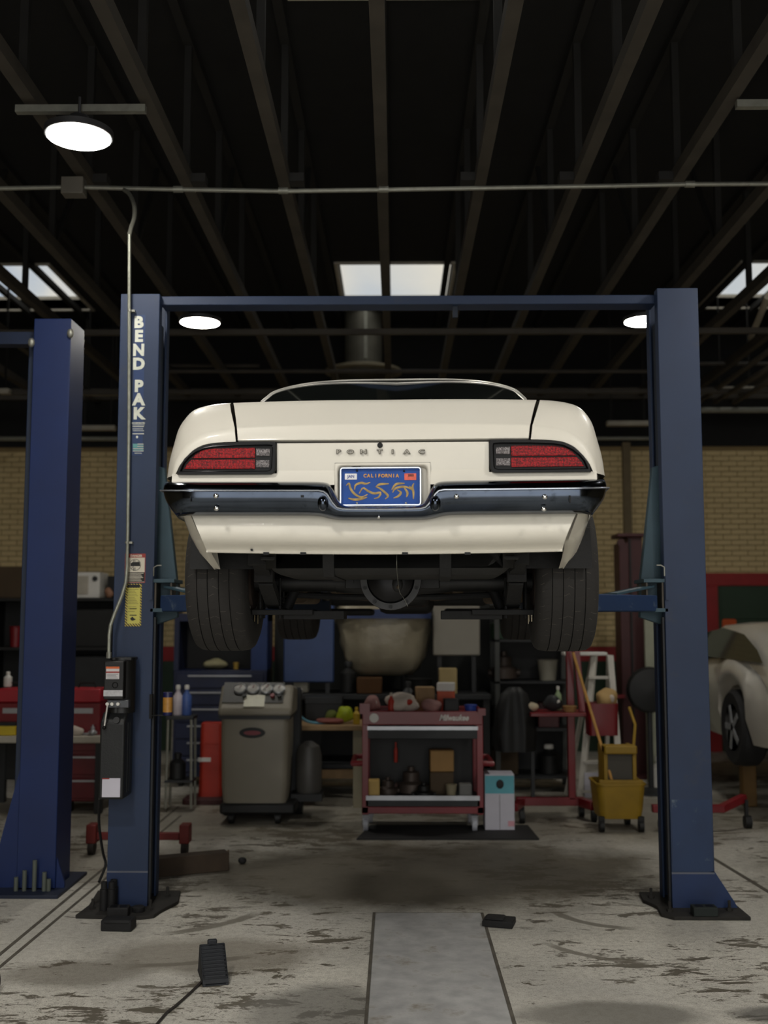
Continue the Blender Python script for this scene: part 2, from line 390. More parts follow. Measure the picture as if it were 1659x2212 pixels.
# conduit run across the bay and the drop to the hoist pump
yC = 6.62
run = thing('conduit_run', 'long pale electrical conduit crossing the whole ceiling under the trusses', 'conduit', (0, yC, at(829,410,yC).z))
pts = [at(px, py, yC) for px, py in ((-60,408),(150,404),(380,409),(610,413),(829,410),(1060,406),(1300,402),(1490,398),(1720,397))]
MB().tube(pts, .014, 10).build('pipe', galv, run)
for px, py in ((385,409),(612,412),(829,409),(1490,398)):
    q = at(px, py, yC); MB().cyl((q.x-.03,q.y,q.z), (q.x+.03,q.y,q.z), .021, n=12).build('coupling', galv, run)
q = at(160,405,yC); MB().box(q.x-.07, q.x+.07, q.y-.05, q.y+.05, q.z-.055, q.z+.055).build('junction_box', pm('box_grey', (96,92,84), .6), run, bevel=.006)
# ================================================================== WHITE CAR ON THE LIFT
ORG = at(826, 1075, 4.08); ORG.z = 1.503
CAR_RZ = math.radians(-2.2)
CARM = Matrix.Translation(ORG) @ Matrix.Rotation(CAR_RZ, 4, 'Z')
def C(px, py, y): return local_plane(CARM, px, py, y)
car = thing('car', 'cream white seventies coupe raised high on the blue lift, seen from behind', 'car', ORG, CAR_RZ)
paint = pm('cream_paint', (222,217,204), .42, var=.03, scale=1.5, coat=.15, dirt=(208,200,182), dthr=.68, dscale=2.2)
chrome = pm('old_chrome', (72,79,90), .13, 1.0, var=.12, scale=9, dirt=(50,55,62), dthr=.58, dscale=14)
bright = pm('bright_chrome', (225,226,224), .10, 1.0, var=.03)
blackp = pm('black_plastic', (7,7,8), .45, var=.2, spec=.25)
under = pm('undercoating', (17,17,17), .75, var=.3, scale=8, bump=.3, bscale=40)
tank_m = pm('tank_coating', (26,26,25), .6, var=.25, scale=6, bump=.2, bscale=25)
castm = pm('cast_iron', (26,26,26), .55, .3, var=.3, scale=14)
rust_m = pm('rusty_pipe', (78,66,52), .8, .2, var=.35, scale=9)
glass_m = pm('dark_window_glass', (22,25,24), .06, var=.25, scale=2.5, coat=.3, spec=.6)
rubber = pm('rubber_black', (18,18,19), .75, var=.25, scale=12, bump=.2, bscale=50)
def K(mb, name, mat, parent=None, **k): return mb.build(name, mat, parent or car, local=True, **k)
def mir(p): return Vector((-p.x, p.y, p.z))

# --- quarter panels: outer silhouette, crease and the edge next to lamp and lid
S_px = [(364,1037),(370,996),(379,960),(388,927),(400,905),(418,887),(442,878),(470,873),(499,870.5)]
K_px = [(370,1029),(376,1003),(386,982),(399,963),(416,949),(440,936),(466,930),(490,926.5),(507,924.5)]
I_px = [(378,1027),(388,1006),(400,990),(418,972),(440,961),(461,957),(485,955),(498,954.5),(509.5,954)]
NQ = 29
def edge_curve(L, y): return crv([C(px, py, y) for px, py in L], NQ)
S0 = edge_curve(S_px, .15); Kc = edge_curve(K_px, .014); Ic = edge_curve(I_px, 0.0)
def midrow(a, b, t, y): return [Vector((lerp(p.x, q.x, t), y, lerp(p.z, q.z, t))) for p, q in zip(a, b)]
S1 = [Vector((p.x*1.0, .19, p.z)) for p in S0]
rowsQ = [S1, S0, midrow(S0, Kc, .12, .105), midrow(S0, Kc, .4, .064), midrow(S0, Kc, .75, .034), midrow(S0, Kc, .93, .020), Kc, midrow(Kc, Ic, .12, .009), midrow(Kc, Ic, .5, .003), Ic, [Vector((p.x, .06, p.z)) for p in Ic]]
K(MB().loft(rowsQ), 'quarter_panel', paint, ang=50)
K(MB().loft([[mir(p) for p in r] for r in rowsQ]), 'quarter_panel', paint, ang=50)

# --- trunk lid
def lidrow(pe, pc, y, n=25):
    half = []
    for i in range(n):
        px = lerp(pe[0], 826, i/(n-1)); u = (826-px)/(826-pe[0]); half.append(C(px, pc+(pe[1]-pc)*u*u, y))
    return half + [mir(p) for p in half[-2::-1]]
l_top = lidrow((504,870.5), 864, .115)
lid_rows = [[Vector((p.x, .05, p.z)) for p in lidrow((514.5,953.5), 952, 0)], lidrow((514.5,953.5), 952, .002), lidrow((514,951), 949.5, -.002), lidrow((513,938), 933, .000), lidrow((512,927), 918.5, .004), lidrow((511.7,924), 915.5, .006), lidrow((511.4,921.5), 913, .013), lidrow((509,900), 892, .055), lidrow((506,880), 873, .094),
            l_top, [Vector((p.x, .15, p.z+.004)) for p in l_top], [Vector((p.x, .45, p.z+.022)) for p in l_top], [Vector((p.x*1.02, .80, p.z+.03)) for p in l_top]]
K(MB().loft(lid_rows), 'trunk_lid', paint, ang=50)

# --- tail panel with the number-plate recess
colx = [372, 597, 724, 826, 917+11, 1048+7, 1280]; 
xs_ = [C(px, 1000, 0).x for px in (372, 598, 723, 826)]; xs_ = [xs_[0], xs_[1], xs_[2], -xs_[2], -xs_[1], -xs_[0]]
zr = [(956,.0),(999,.004),(1015,.007),(1021,.003),(1047,-.004)]; zs_ = [(C(826, py, 0).z, y) for py, y in zr]
tp = MB()
for j in range(4):
    for i in range(5):
        if i == 2 and j >= 1: continue
        if i in (0, 4) and j < 3: continue
        (za, ya), (zb, yb) = zs_[j], zs_[j+1]
        tp.add([(xs_[i],ya,za),(xs_[i+1],ya,za),(xs_[i+1],yb,zb),(xs_[i],yb,zb)], [(0,1,2,3)])
tail_panel = K(tp, 'tail_panel', paint, ang=20)
za, zb = C(826,1000,0).z, C(826,1100,0).z; xa = xs_[2]
rec = [[Vector((x, .0, z)) for x, z in rrect(xa, -xa, zb, za, .004)], [Vector((x, -.004, z)) for x, z in rrect(xa+.004, -xa-.004, zb+.004, za-.004, .020)],
       [Vector((x, .0, z)) for x, z in rrect(xa+.010, -xa-.010, zb+.008, za-.010, .020)], [Vector((x, .035, z)) for x, z in rrect(xa+.014, -xa-.014, zb+.010, za-.016, .016)],
       [Vector((x, .038, z)) for x, z in rrect(xa+.03, -xa-.03, zb+.03, za-.03, .010)]]
K(MB().loft(rec, True, False, True), 'plate_recess', paint, ang=60)
# body backing behind lamps and panel gaps
bk = MB(); bk.box(C(386,990,.03).x, -C(386,990,.03).x, .062, .075, C(826,1100,.03).z, C(826,940,.03).z); K(bk, 'inner_panel', blackp)
p = C(821, 962, 0)
lk = K(MB().lathe([(.0105,0),(.0105,.004),(.0085,.006),(.0085,.002),(0,.002)], 20, Matrix.Translation((p.x, .0, p.z)) @ Matrix.Rotation(PI/2, 4, 'X')), 'trunk_lock', pm('lock_ring', (60,60,58), .4, .8))
K(MB().cyl((p.x,-.0045,p.z),(p.x,-.001,p.z),.0075,n=16), 'keyhole_plug', blackp, lk)
dark_chrome = pm('letter_edge', (74,70,62), .3, .8)
for ch, px in (('P',731.5),('O',757),('N',785.5),('T',820.5),('I',848.5),('A',879),('C',911)):
    p = C(px, 976.5, 0); T = Matrix.Translation((p.x, -.0035, p.z)) @ FACE
    lt = text('letter', ch, .0215, dark_chrome, car, T, .003, .0014, sx=1.55)
    text('letter_face', ch, .0205, paint, lt, Matrix.Translation((0,-.0036,0)) @ T, .0006, -.0005, sx=1.5)

# --- tail lamps
lens_red = bpy.data.materials.new('red_lens'); lens_red.use_nodes = True
def lens_nodes(m, ca, cb, rough, scale):
    t = m.node_tree; b = t.nodes['Principled BSDF']; N = t.nodes.new; L = t.links.new
    co = N('ShaderNodeTexCoord'); mp = N('ShaderNodeMapping'); mp.inputs['Scale'].default_value = (scale, 0, scale); L(co.outputs['Object'], mp.inputs['Vector'])
    v = N('ShaderNodeTexVoronoi'); v.distance = 'CHEBYCHEV'; v.inputs['Randomness'].default_value = 0.12; v.inputs['Scale'].default_value = 1; L(mp.outputs['Vector'], v.inputs['Vector'])
    r = N('ShaderNodeValToRGB'); r.color_ramp.elements[0].position = .12; r.color_ramp.elements[1].position = .45; r.color_ramp.elements[0].color = ca; r.color_ramp.elements[1].color = cb
    L(v.outputs['Distance'], r.inputs['Fac']); n = N('ShaderNodeTexNoise'); n.inputs['Scale'].default_value = 200; L(co.outputs['Object'], n.inputs['Vector'])
    mx = N('ShaderNodeMix'); mx.data_type = 'RGBA'; mx.blend_type = 'MULTIPLY'; mx.inputs['Factor'].default_value = .7
    r3 = N('ShaderNodeValToRGB'); r3.color_ramp.elements[0].position = .40; r3.color_ramp.elements[1].position = .58; L(n.outputs['Fac'], r3.inputs['Fac'])
    L(r.outputs['Color'], mx.inputs['A']); L(r3.outputs['Color'], mx.inputs['B']); L(mx.outputs['Result'], b.inputs['Base Color'])
    bp = N('ShaderNodeBump'); bp.inputs['Strength'].default_value = .5; bp.inputs['Distance'].default_value = .002; bp.invert = True; L(v.outputs['Distance'], bp.inputs['Height']); L(bp.outputs['Normal'], b.inputs['Normal'])
    b.inputs['Roughness'].default_value = rough; b.inputs['Specular IOR Level'].default_value = .25
lens_nodes(lens_red, lin((225,18,26)), lin((80,2,8)), .3, 170)
lens_clear = bpy.data.materials.new('clear_lens'); lens_clear.use_nodes = True; lens_nodes(lens_clear, lin((205,198,198)), lin((60,52,52)), .25, 200)
red_strip = pm('red_divider', (70,6,10), .3, coat=.4)
bez_px = [(384,1026),(390,1007),(400,991),(418,974),(440,963),(461,959),(512,956),(580,955),(597,955.5),(598,960),(596,1015),(593,1022),(586,1025),(480,1025.5)]
inn_px = [(392,1019),(399,1002),(409,990),(424,978),(443,969),(463,965.5),(512,963),(575,962),(588,963),(589,968),(587,1010),(585,1016),(578,1018.5),(480,1019)]
upper_px = [(415,990.5),(424,982),(436,974),(460,969.5),(551.5,968),(551.5,989.5)]
lower_px = [(399,1013.5),(405,1003),(414,993.5),(551.5,992.5),(551.5,1013.5)]
bu_px = [[(554,970),(583.5,970.5),(583.5,985),(554,985)], [(553.5,994.5),(583,994.5),(582.5,1010),(553.5,1010)]]
mid_px = [(414,992.2),(584,991.2),(584,992.6),(414,993.4)]
for sgn in (1, -1):
    def O(L, d=0): return [(sgn*C(px, py, 0).x, C(px, py, 0).z) for px, py in L]
    outer, inner = O(bez_px), O(inn_px)
    hb = MB(); R3 = lambda L, y: [Vector((x, y, z)) for x, z in L]
    def off(L, f):
        cx = sum(x for x, z in L)/len(L); cz = sum(z for x, z in L)/len(L); return [(cx+(x-cx)*f, cz+(z-cz)*f) for x, z in L]
    hb.loft([R3(outer, .02), R3(outer, -.010), R3(off(outer, .985), -.014), R3(off(inner, 1.02), -.014), R3(inner, -.010), R3(off(inner, .99), -.002)], True, False, True)
    lamp = K(hb, 'tail_lamp', blackp, ang=40)
    K(MB().prism(O(upper_px), -.008, .0), 'lens', lens_red, lamp, bevel=.0015); K(MB().prism(O(lower_px), -.008, .0), 'lens', lens_red, lamp, bevel=.0015)
    for q in bu_px: K(MB().prism(O(q), -.0085, .0), 'backup_lens', lens_clear, lamp, bevel=.0015)
    rim = [Vector((x, -.0145, z)) for x, z in off(inner, 1.012)]
    K(MB().tube(rim, .0018, 6, closed=True), 'lamp_rim', pm('rim_black_gloss', (30,30,32), .15, .6), lamp)

# --- number plate
plate_m = pm('plate_blue', (30,74,150), .5, var=.12, scale=18, spec=.25)
plate_y = pm('plate_yellow', (222,160,42), .5, var=.2, scale=60)
a, b = C(737,1012.5,.02), C(908,1090.5,.02); pcx = (a.x+b.x)/2
plate = K(MB().prism(rrect(a.x, b.x, b.z, a.z, .006), .018, .020), 'license_plate', plate_m)
fr = MB(); fr.loft([[Vector((x, y, z)) for x, z in rrect(a.x-e, b.x+e, b.z-e, a.z+e, .008+e)] for e, y in ((.005,.022),(.005,.010),(.003,.007),(-.001,.007),(-.0025,.012),(-.0025,.018))], True)
K(fr, 'plate_frame', pm('satin_chrome', (205,212,222), .22, .9), plate)
T = lambda px, py, y=.0165: Matrix.Translation(C(px, py, y)) @ FACE
for i, ch in enumerate('CALIFORNIA'): text('letter', ch, .0185, plate_y, plate, T(788.5+i*7.75, 1028), .0008, .0004, sx=.95)
def sticker(x0, x1, y0, y1, m): q, r = C(x0, y1, .0165), C(x1, y0, .0165); return K(MB().prism(rrect(q.x, r.x, q.z, r.z, .0015), .0162, .0172), 'sticker', m, plate)
sticker(745, 771, 1023, 1036, pm('sticker_white', (235,235,235), .5)); sticker(873.5, 899, 1022.5, 1037, pm('sticker_orange', (214,92,70), .5, var=.15, scale=90))
text('letter', 'JAN', .0155, pm('sticker_blue', (30,60,140), .5), plate, T(758, 1029.5, .0158), .0003, .0005)
text('letter', '2003', .0115, pm('sticker_black', (40,16,14), .6), plate, T(887.5, 1027, .0158), .0003, .0004)
swirl = pm('plate_smear', (168,140,72), .5, var=.35, scale=50)
sw = [[(748,1049),(754,1044),(757,1055),(766,1067),(780,1074),(794,1068)], [(766,1058),(768,1048),(780,1043),(790,1045),(800,1042)], [(752,1076),(764,1079),(780,1078),(793,1074)],
      [(776,1066),(784,1054),(794,1060),(808,1066),(822,1064),(818,1074),(808,1077)], [(813,1050),(822,1046),(840,1045)], [(811,1051),(822,1056),(834,1066),(838,1072),(832,1078)],
      [(848,1064),(853,1056),(864,1052),(878,1052),(890,1058)], [(846,1058),(856,1046),(874,1044)], [(894,1044),(891,1052),(893,1064),(893,1078)], [(850,1076),(860,1072),(866,1064),(858,1058)], [(872,1052),(880,1064),(878,1074)], [(884,1050),(889,1056),(893,1060)]]
for L in sw:
    pts = crv([C(px, py, .0168) for px, py in L], 16); n = len(pts); mb = MB(); rows = []
    for i, q in enumerate(pts):
        d = (pts[min(i+1,n-1)]-pts[max(i-1,0)]).normalized(); w = .0032*(.35+math.sin(PI*(i+.6)/(n+.2))); nr = Vector((-d.z, 0, d.x))
        rows.append([q+nr*w, q+Vector((0,-.0008,0)), q-nr*w])
    K(mb.loft(rows), 'smeared_stroke', swirl, plate)
for px, py, r, m in ((771,1017,.0042,blackp),(873,1017.5,.0042,blackp),(771,1087,.0045,galv),(877,1087,.0045,galv)):
    q = C(px, py, .0165); K(MB().sph((q.x, .0165, q.z), r, .003, r, 10, 6), 'plate_bolt', m, plate)
q = C(770, 1005, .01); K(MB().tube([C(742,1004,.02), C(758,1006,.012), C(770,1007,.010), C(779,1007,.012)], .004, 8), 'plate_lamp', blackp, plate)

# --- chrome bumper
bp_cols = [  # px centre .. end: (rows of (px, py, y))
 [(826,1094,.02),(826,1094.5,-.045),(826,1096.5,-.068),(826,1100.5,-.080),(826,1110,-.076),(826,1121,-.055),(826,1124.5,.0)],
 [(760,1094,.02),(760,1094.5,-.045),(760,1096.5,-.068),(760,1100.5,-.080),(760,1110,-.076),(760,1121,-.055),(760,1124.5,.0)],
 [(742,1092,.02),(742,1092.5,-.045),(741,1095.5,-.068),(740,1100,-.082),(740,1110,-.078),(742,1121,-.055),(742,1124.5,.0)],
 [(734,1085,.02),(733,1086,-.045),(731,1091,-.068),(728,1097,-.085),(730,1109,-.080),(734,1121,-.055),(734,1124,.0)],
 [(728,1073,.02),(727,1074,-.045),(724,1081,-.070),(720,1089,-.088),(722,1106,-.084),(726,1120,-.056),(726,1123,.0)],
 [(722,1059,.02),(721,1060,-.045),(717,1068,-.072),(713,1079,-.091),(714,1102,-.086),(716,1118,-.058),(716,1122,.0)],
 [(716,1048,.02),(715,1049,-.045),(711,1056,-.074),(706,1068,-.094),(706,1096,-.087),(707,1115,-.060),(707,1120,.0)],
 [(707,1042,.02),(706,1042.5,-.045),(703,1049,-.075),(699,1062,-.096),(698,1091,-.088),(698,1112.5,-.062),(698,1117,.0)],
 [(690,1040.5,.02),(690,1041,-.045),(690,1047,-.075),(688,1060,-.096),(688,1088,-.088),(688,1110.5,-.064),(688,1115,.0)]] + [
 [(px,1040,.02),(px,1040.5,-.045),(px,1046,-.075),(px,1060,-.096),(px,1086,-.088),(px,1109.5,-.064),(px,1114,.0)] for px in (660,600,540,480,430,400)] + [
 [(380,1040,.03),(380,1040.5,-.03),(379,1046,-.06),(378,1060,-.082),(380,1086,-.076),(388,1110.5,-.055),(388,1115,.01)],
 [(366,1040,.05),(364,1040.5,.0),(360,1046,-.03),(357,1060,-.05),(364,1088,-.046),(382,1112,-.030),(384,1117,.03)],
 [(359,1040,.09),(356,1041,.05),(350,1047,.02),(346,1060,.0),(355,1087,.004),(379,1114,.012),(382,1119,.05)]]
half = [[C(*q) for q in col] for col in bp_cols]
e = half[-1]; half.append([Vector((p.x*1.0-.004, .16, p.z)) for p in e]); half.append([Vector((p.x*1.02, .34, p.z)) for p in e])
cols = [[mir(p) for p in c] for c in half[::-1]] + half[1:]
cols = list(zip(*cols)); fine = []
rr = [list(r) for r in cols]
bumper = K(MB().loft(rr), 'rear_bumper', chrome, ang=28)
sd = bumper.modifiers.new('sub', 'SUBSURF'); sd.levels = 1; sd.render_levels = 2
K(MB().tube([ (h[3]+Vector((0,-.0005,.001))) for h in half[::-1]] + [mir(h[3])+Vector((0,-.0005,.001)) for h in half[1:]], .0028, 6), 'ridge_highlight', pm('highlight_chrome', (205,212,224), .25, .85), bumper)  # paler chrome tube: a highlight painted along the bumper's front ridge
for px, py in ((466,1071),(467,1098),(1177,1073),(1175,1099),(986,1072),(818,1117)):
    y = -.098 if py < 1085 else (-.086 if py < 1110 else -.066); q = C(px, py, y); r = .0095 if py < 1110 else .006
    K(MB().sph(q, r, .006, r, 14, 8), 'bumper_bolt', bright, bumper)
for px in (698, 940):
    q = C(px, 1087, -.084); K(MB().sph(q, .021, .028, .029, 20, 12), 'bumper_guard', chrome, bumper)
for px, w, h in ((412,.0025,.02),(1231,.006,.024)):
    q = C(px, 1078, -.092); K(MB().box(q.x-w/2, q.x+w/2, -.098, -.078, q.z-h/2, q.z+h/2), 'bumper_slot', blackp, bumper)
q = C(653, 1072, -.094); K(MB().box(q.x-.005, q.x+.005, -.1, -.08, q.z-.004, q.z+.004), 'bumper_slot', blackp, bumper)

# --- lower valance and quarter extensions
def vrow(pe, pyc, y, n=21):
    h_ = [C(lerp(pe[0], 826, i/(n-1)), lerp(pe[1], pyc, 1-(1-i/(n-1))**2), y) for i in range(n)]; return h_+[mir(p) for p in h_[-2::-1]]
vr = [vrow((410,1100),1100,.03), vrow((413,1110),1112,-.004), vrow((420,1127),1132,-.016), vrow((428,1147),1152,-.018), vrow((436,1165),1170,-.006), vrow((441,1177),1180,.018), vrow((445,1186),1188,.045), vrow((446,1188.5),1191,.048), vrow((446,1193),1197,.044), vrow((446,1194),1198,.075)]
K(MB().loft(vr), 'lower_valance', paint, ang=50)
q = C(544,1188,.04); K(MB().cyl((q.x,.03,q.z),(q.x,.05,q.z),.004,n=10), 'drain_hole', blackp)
for px in (575, 655, 1010, 875):
    q = C(px, 1195, .043); K(MB().box(q.x-.011, q.x+.011, .040, .06, q.z-.006, q.z+.004), 'valance_notch', blackp)
Ao = crv([C(393,1106,.13), C(405,1142,.2), C(420,1174,.28), C(440,1204,.37), C(470,1229,.46)], 15)
Bi = crv([C(409,1106,.02), C(424,1142,.05), C(438,1171,.12), C(446,1190,.24), C(468,1229,.46)], 15)
Am = [(p+q_)/2+Vector((-.006,-.025,-.004)) for p, q_ in zip(Ao, Bi)]
for f in (lambda p: p, mir):
    K(MB().loft([[f(Vector((p.x-.004, p.y+.06, p.z))) for p in Ao], [f(p) for p in Ao], [f(p) for p in Am], [f(p) for p in Bi], [f(p+Vector((.01,.03,.0))) for p in Bi]]), 'quarter_extension', paint, ang=60)

# --- body shell: side, hood and nose
WS = [(.15,0),(.42,.0),(.62,.06),(.95,.115),(1.6,.09),(2.6,.09),(3.69,.11),(4.3,.05),(4.78,-.14)]
DZ = [(.15,0),(.8,.015),(2.4,-.01),(3.2,-.01),(4.2,-.06),(4.78,-.22)]
R_AR, YA, YF, ZA = .385, .95, 3.69, .36
Sp = [S0[int(i*(NQ-1)/12)] for i in range(13)]
def zlow(y):
    z = interp([(.15,.50),(.47,.36),(.55,.36),(1.4,.24),(3.2,.24),(4.2,.30),(4.78,.42)], y)
    for ya in (YA, YF):
        if abs(y-ya) < R_AR: z = max(z, ZA+math.sqrt(max(0, R_AR**2-(y-ya)**2)))
    return z
ysn = sorted(set([.17,.25,.35,.45,1.5,1.8,2.2,2.6,3.0,4.25,4.45,4.6,4.7,4.78] + [YA+R_AR*math.cos(PI*k/10) for k in range(11)] + [YF+R_AR*math.cos(PI*k/10) for k in range(11)]))
ringsL = []
for y in ysn:
    ws = 1+interp(WS, y); dz = interp(DZ, y); zb = zlow(y); z0 = Sp[0].z+dz; x0 = Sp[0].x*ws
    tuck = interp([(.15,.08),(.5,.17),(.57,.17),(.75,.05),(4.78,.05)], y)
    h_ = [Vector((x0+tuck, y, zb)), Vector((x0+tuck*.35, y, lerp(zb, z0, .5)))] + [Vector((p.x*ws, y, max(p.z+dz, zb+.05))) for p in Sp]
    if y < .47:
        u_ = min(max((y-.13)/.33, 0), 1)*14; i_ = min(int(u_), 13); ap = Ao[i_].lerp(Ao[i_+1], u_-i_); ap = Vector((ap.x-.003, y, ap.z)); h_[0] = ap; h_[1] = ap.lerp(h_[2], .40)+Vector((.012,0,0))
    drop = -.03 if y < .8 else 0
    h_ += [Vector((Sp[-1].x*ws*.6, y, Sp[-1].z+dz+.01+drop)), Vector((0, y, Sp[-1].z+dz+.02+drop))]
    ringsL.append(h_+[mir(p) for p in h_[-2::-1]])
K(MB().loft(ringsL, False), 'body_shell', paint, ang=40)
nr = ringsL[-1]; K(MB().loft([nr, [Vector((p.x*.9, 4.84, lerp(p.z, .62, .25))) for p in nr]], False, False, True), 'nose', paint, ang=50)
for sgn in (1, -1):   # wheel houses
    for ya in (YA, YF):
        rows = [[Vector((sgn*x, ya+R_AR*math.cos(PI*k/12), ZA+R_AR*math.sin(PI*k/12))) for k in range(13)] for x in (.86, .56)]
        K(MB().loft(rows), 'wheel_house', under)
# --- roof, rear window and trim
A_px = [(565,868,.98),(577,857,1.02),(592,846,1.08),(626,835.5,1.2),(671,827.5,1.33),(732,822.5,1.43),(790,820.8,1.48),(852,820.2,1.5)]
arc = crv([C(*p) for p in A_px], 25); sh = arc[-1].x; arc = [Vector((p.x-sh*(i/24), p.y, p.z)) for i, p in enumerate(arc)]; arc[-1].x = 0
full = arc+[mir(p) for p in arc[-2::-1]]
zb_ = full[0].z
z_lid = l_top[24].z; e0 = Vector((full[0].x*1.005, .90, z_lid-.005)); full2 = [e0]+full+[mir(e0)]
def roofrow(y, sx, dz): return [Vector((p.x*sx, y, (p.z-zb_)*(1+dz)+zb_ if 0 < i < len(full2)-1 else z_lid)) for i, p in enumerate(full2)]
K(MB().loft([full2, roofrow(1.75, 1.03, .03), roofrow(2.2, 1.06, .05), roofrow(2.6, 1.05, .0), [Vector((p.x*1.05, 2.75, (p.z-zb_)*.88+zb_ if 0 < i < len(full2)-1 else z_lid)) for i, p in enumerate(full2)]]), 'roof', paint, ang=60)
K(MB().loft([[Vector((p.x*1.05, 2.76, (p.z-zb_)*.87+zb_)) for p in full], [Vector((p.x*1.1, 3.35, z_lid+.005+(p.z-zb_)*.02)) for p in full]]), 'windshield', glass_m)
base = [Vector((p.x*.985, .74, z_lid+.018)) for p in full]
inn = [Vector((p.x*.985, p.y-.035, p.z-.028*(1-.6*abs(p.x/full[0].x)))) for p in full]
K(MB().loft([inn, [(a_+b_)/2+Vector((0,0,.012)) for a_, b_ in zip(inn, base)], base]), 'rear_window', glass_m)
K(MB().loft([full, [Vector((p.x*.992, p.y-.012, p.z-.012)) for p in full], inn]), 'window_seal', blackp)
K(MB().tube([p+Vector((0,-.006,-.002)) for p in full], .0055, 8), 'roof_trim', pm('roof_trim_satin', (225,222,214), .38, .5))
K(MB().tube(inn, .0055, 8), 'window_trim', MATS['roof_trim_satin'])
for sgn in (1, -1):
    wr_ = [[Vector((sgn*(abs(p.x)+.006), p.y, p.z+.004)) for p in r[1:8]] for r in (roofrow(1.72, 1.028, .028), roofrow(2.2, 1.06, .05), roofrow(2.55, 1.052, .008))]
    K(MB().loft(wr_), 'side_window', glass_m)
# --- underside
fp = MB(); fp.add([(-.82,.16,.50),(.82,.16,.50),(.82,.5,.53),(-.82,.5,.53),(-.60,1.35,.55),(.60,1.35,.55),(.85,1.45,.36),(-.85,1.45,.36),(-.85,3.2,.34),(.85,3.2,.34),(.56,3.3,.38),(-.56,3.3,.38),(-.56,4.6,.36),(.56,4.6,.36)],
                  [(0,1,2,3),(3,2,5,4),(4,5,6,7),(7,6,9,8),(8,9,10,11),(11,10,13,12)]); K(fp, 'floor_pan', under)
a, b = C(570,1243,.20), C(1113,1180,.20)
tk = [[Vector((x, y, z)) for x, z in rrect(a.x+e, b.x-e, a.z+e*.6, b.z, .085)] for y, e in ((.19,.05),(.215,.012),(.25,.0),(.70,.0),(.74,.03))]
tank = K(MB().loft(tk, True, True, True), 'fuel_tank', tank_m, ang=40)
K(MB().tube([Vector((a.x-.01, .45, b.z-.045)), Vector((a.x-.01,.2,b.z-.045)), Vector((b.x+.01,.2,b.z-.045)), Vector((b.x+.01,.45,b.z-.045))], .008, 6), 'tank_seam', tank_m, tank)
for px0, px1 in ((697,722),(949,975)):
    q0, q1 = C(px0,1200,.19).x, C(px1,1200,.19).x
    K(MB().prism([(.06,b.z+.0),(.175,b.z-.01),(.185,a.z+.03),(.215,a.z-.006),(.75,a.z-.006),(.75,a.z+.0),(.22,a.z),(.195,a.z+.035),(.185,b.z),(.06,b.z+.008)], q0, q1, 'x'), 'tank_strap', under, tank, bevel=.002)
wire = [C(857,1198,.14), C(857,1225,.14), C(859,1250,.3), C(863,1278,.6), C(872,1292,.6), C(881,1310,.6)]
K(MB().tube(crv(wire, 20), .0012, 5), 'hanging_wire', galv)
# axle and differential
ZX = C(842,1258,.93).z
axle = K(MB().cyl((-.70,YA,ZX),(.70,YA,ZX),.042,n=20), 'rear_axle', castm)
for sgn in (1, -1):
    K(MB().cyl((sgn*.10,YA,ZX),(sgn*.26,YA,ZX),.058,.046,n=18), 'axle_trumpet', castm, axle)
    q = MB().box(sgn*.17-.045, sgn*.17+.045, YA-.075, YA-.02, ZX-.03, ZX+.03); K(q, 'axle_bracket', castm, axle, bevel=.004)
    K(MB().cyl((sgn*.185,YA-.085,ZX),(sgn*.185,YA-.07,ZX),.011,n=6), 'bolt', castm, axle)
qd = C(844,1252,.80); DT = Matrix.Translation((qd.x, .80, qd.z)) @ Matrix.Rotation(PI/2, 4, 'X')
sc_ = (C(910,1252,.80).x-C(778,1252,.80).x)/2
diff = K(MB().lathe([(sc_*.6,-.20),(sc_*.95,-.06),(sc_,-.05),(sc_,.0),(sc_*.99,.012),(sc_*.78,.012),(sc_*.76,.004)], 40, DT), 'differential', pm('flange_steel', (58,58,58), .5, .5, var=.2, scale=20), ang=30)
K(MB().lathe([(sc_*.78,.002),(sc_*.72,.028),(sc_*.55,.045),(sc_*.25,.052),(0,.053)], 36, DT), 'differential_cover', pm('cover_dark', (20,20,22), .4, .5, var=.4, scale=10), diff)
K(MB().sph((qd.x+.03,.76,qd.z-.02),.03,.02,.04,12,8), 'cover_bulge', castm, diff); K(MB().sph((qd.x+.035,.738,qd.z-.035),.008,.006,.008,8,6), 'fill_plug', rust_m, diff)
for k in range(10):
    t_ = 2*PI*(k+.5)/10; K(MB().cyl((qd.x+sc_*.885*math.cos(t_),.795,qd.z+sc_*.885*math.sin(t_)),(qd.x+sc_*.885*math.cos(t_),.777,qd.z+sc_*.885*math.sin(t_)),.0085,n=6), 'cover_bolt', castm, diff)
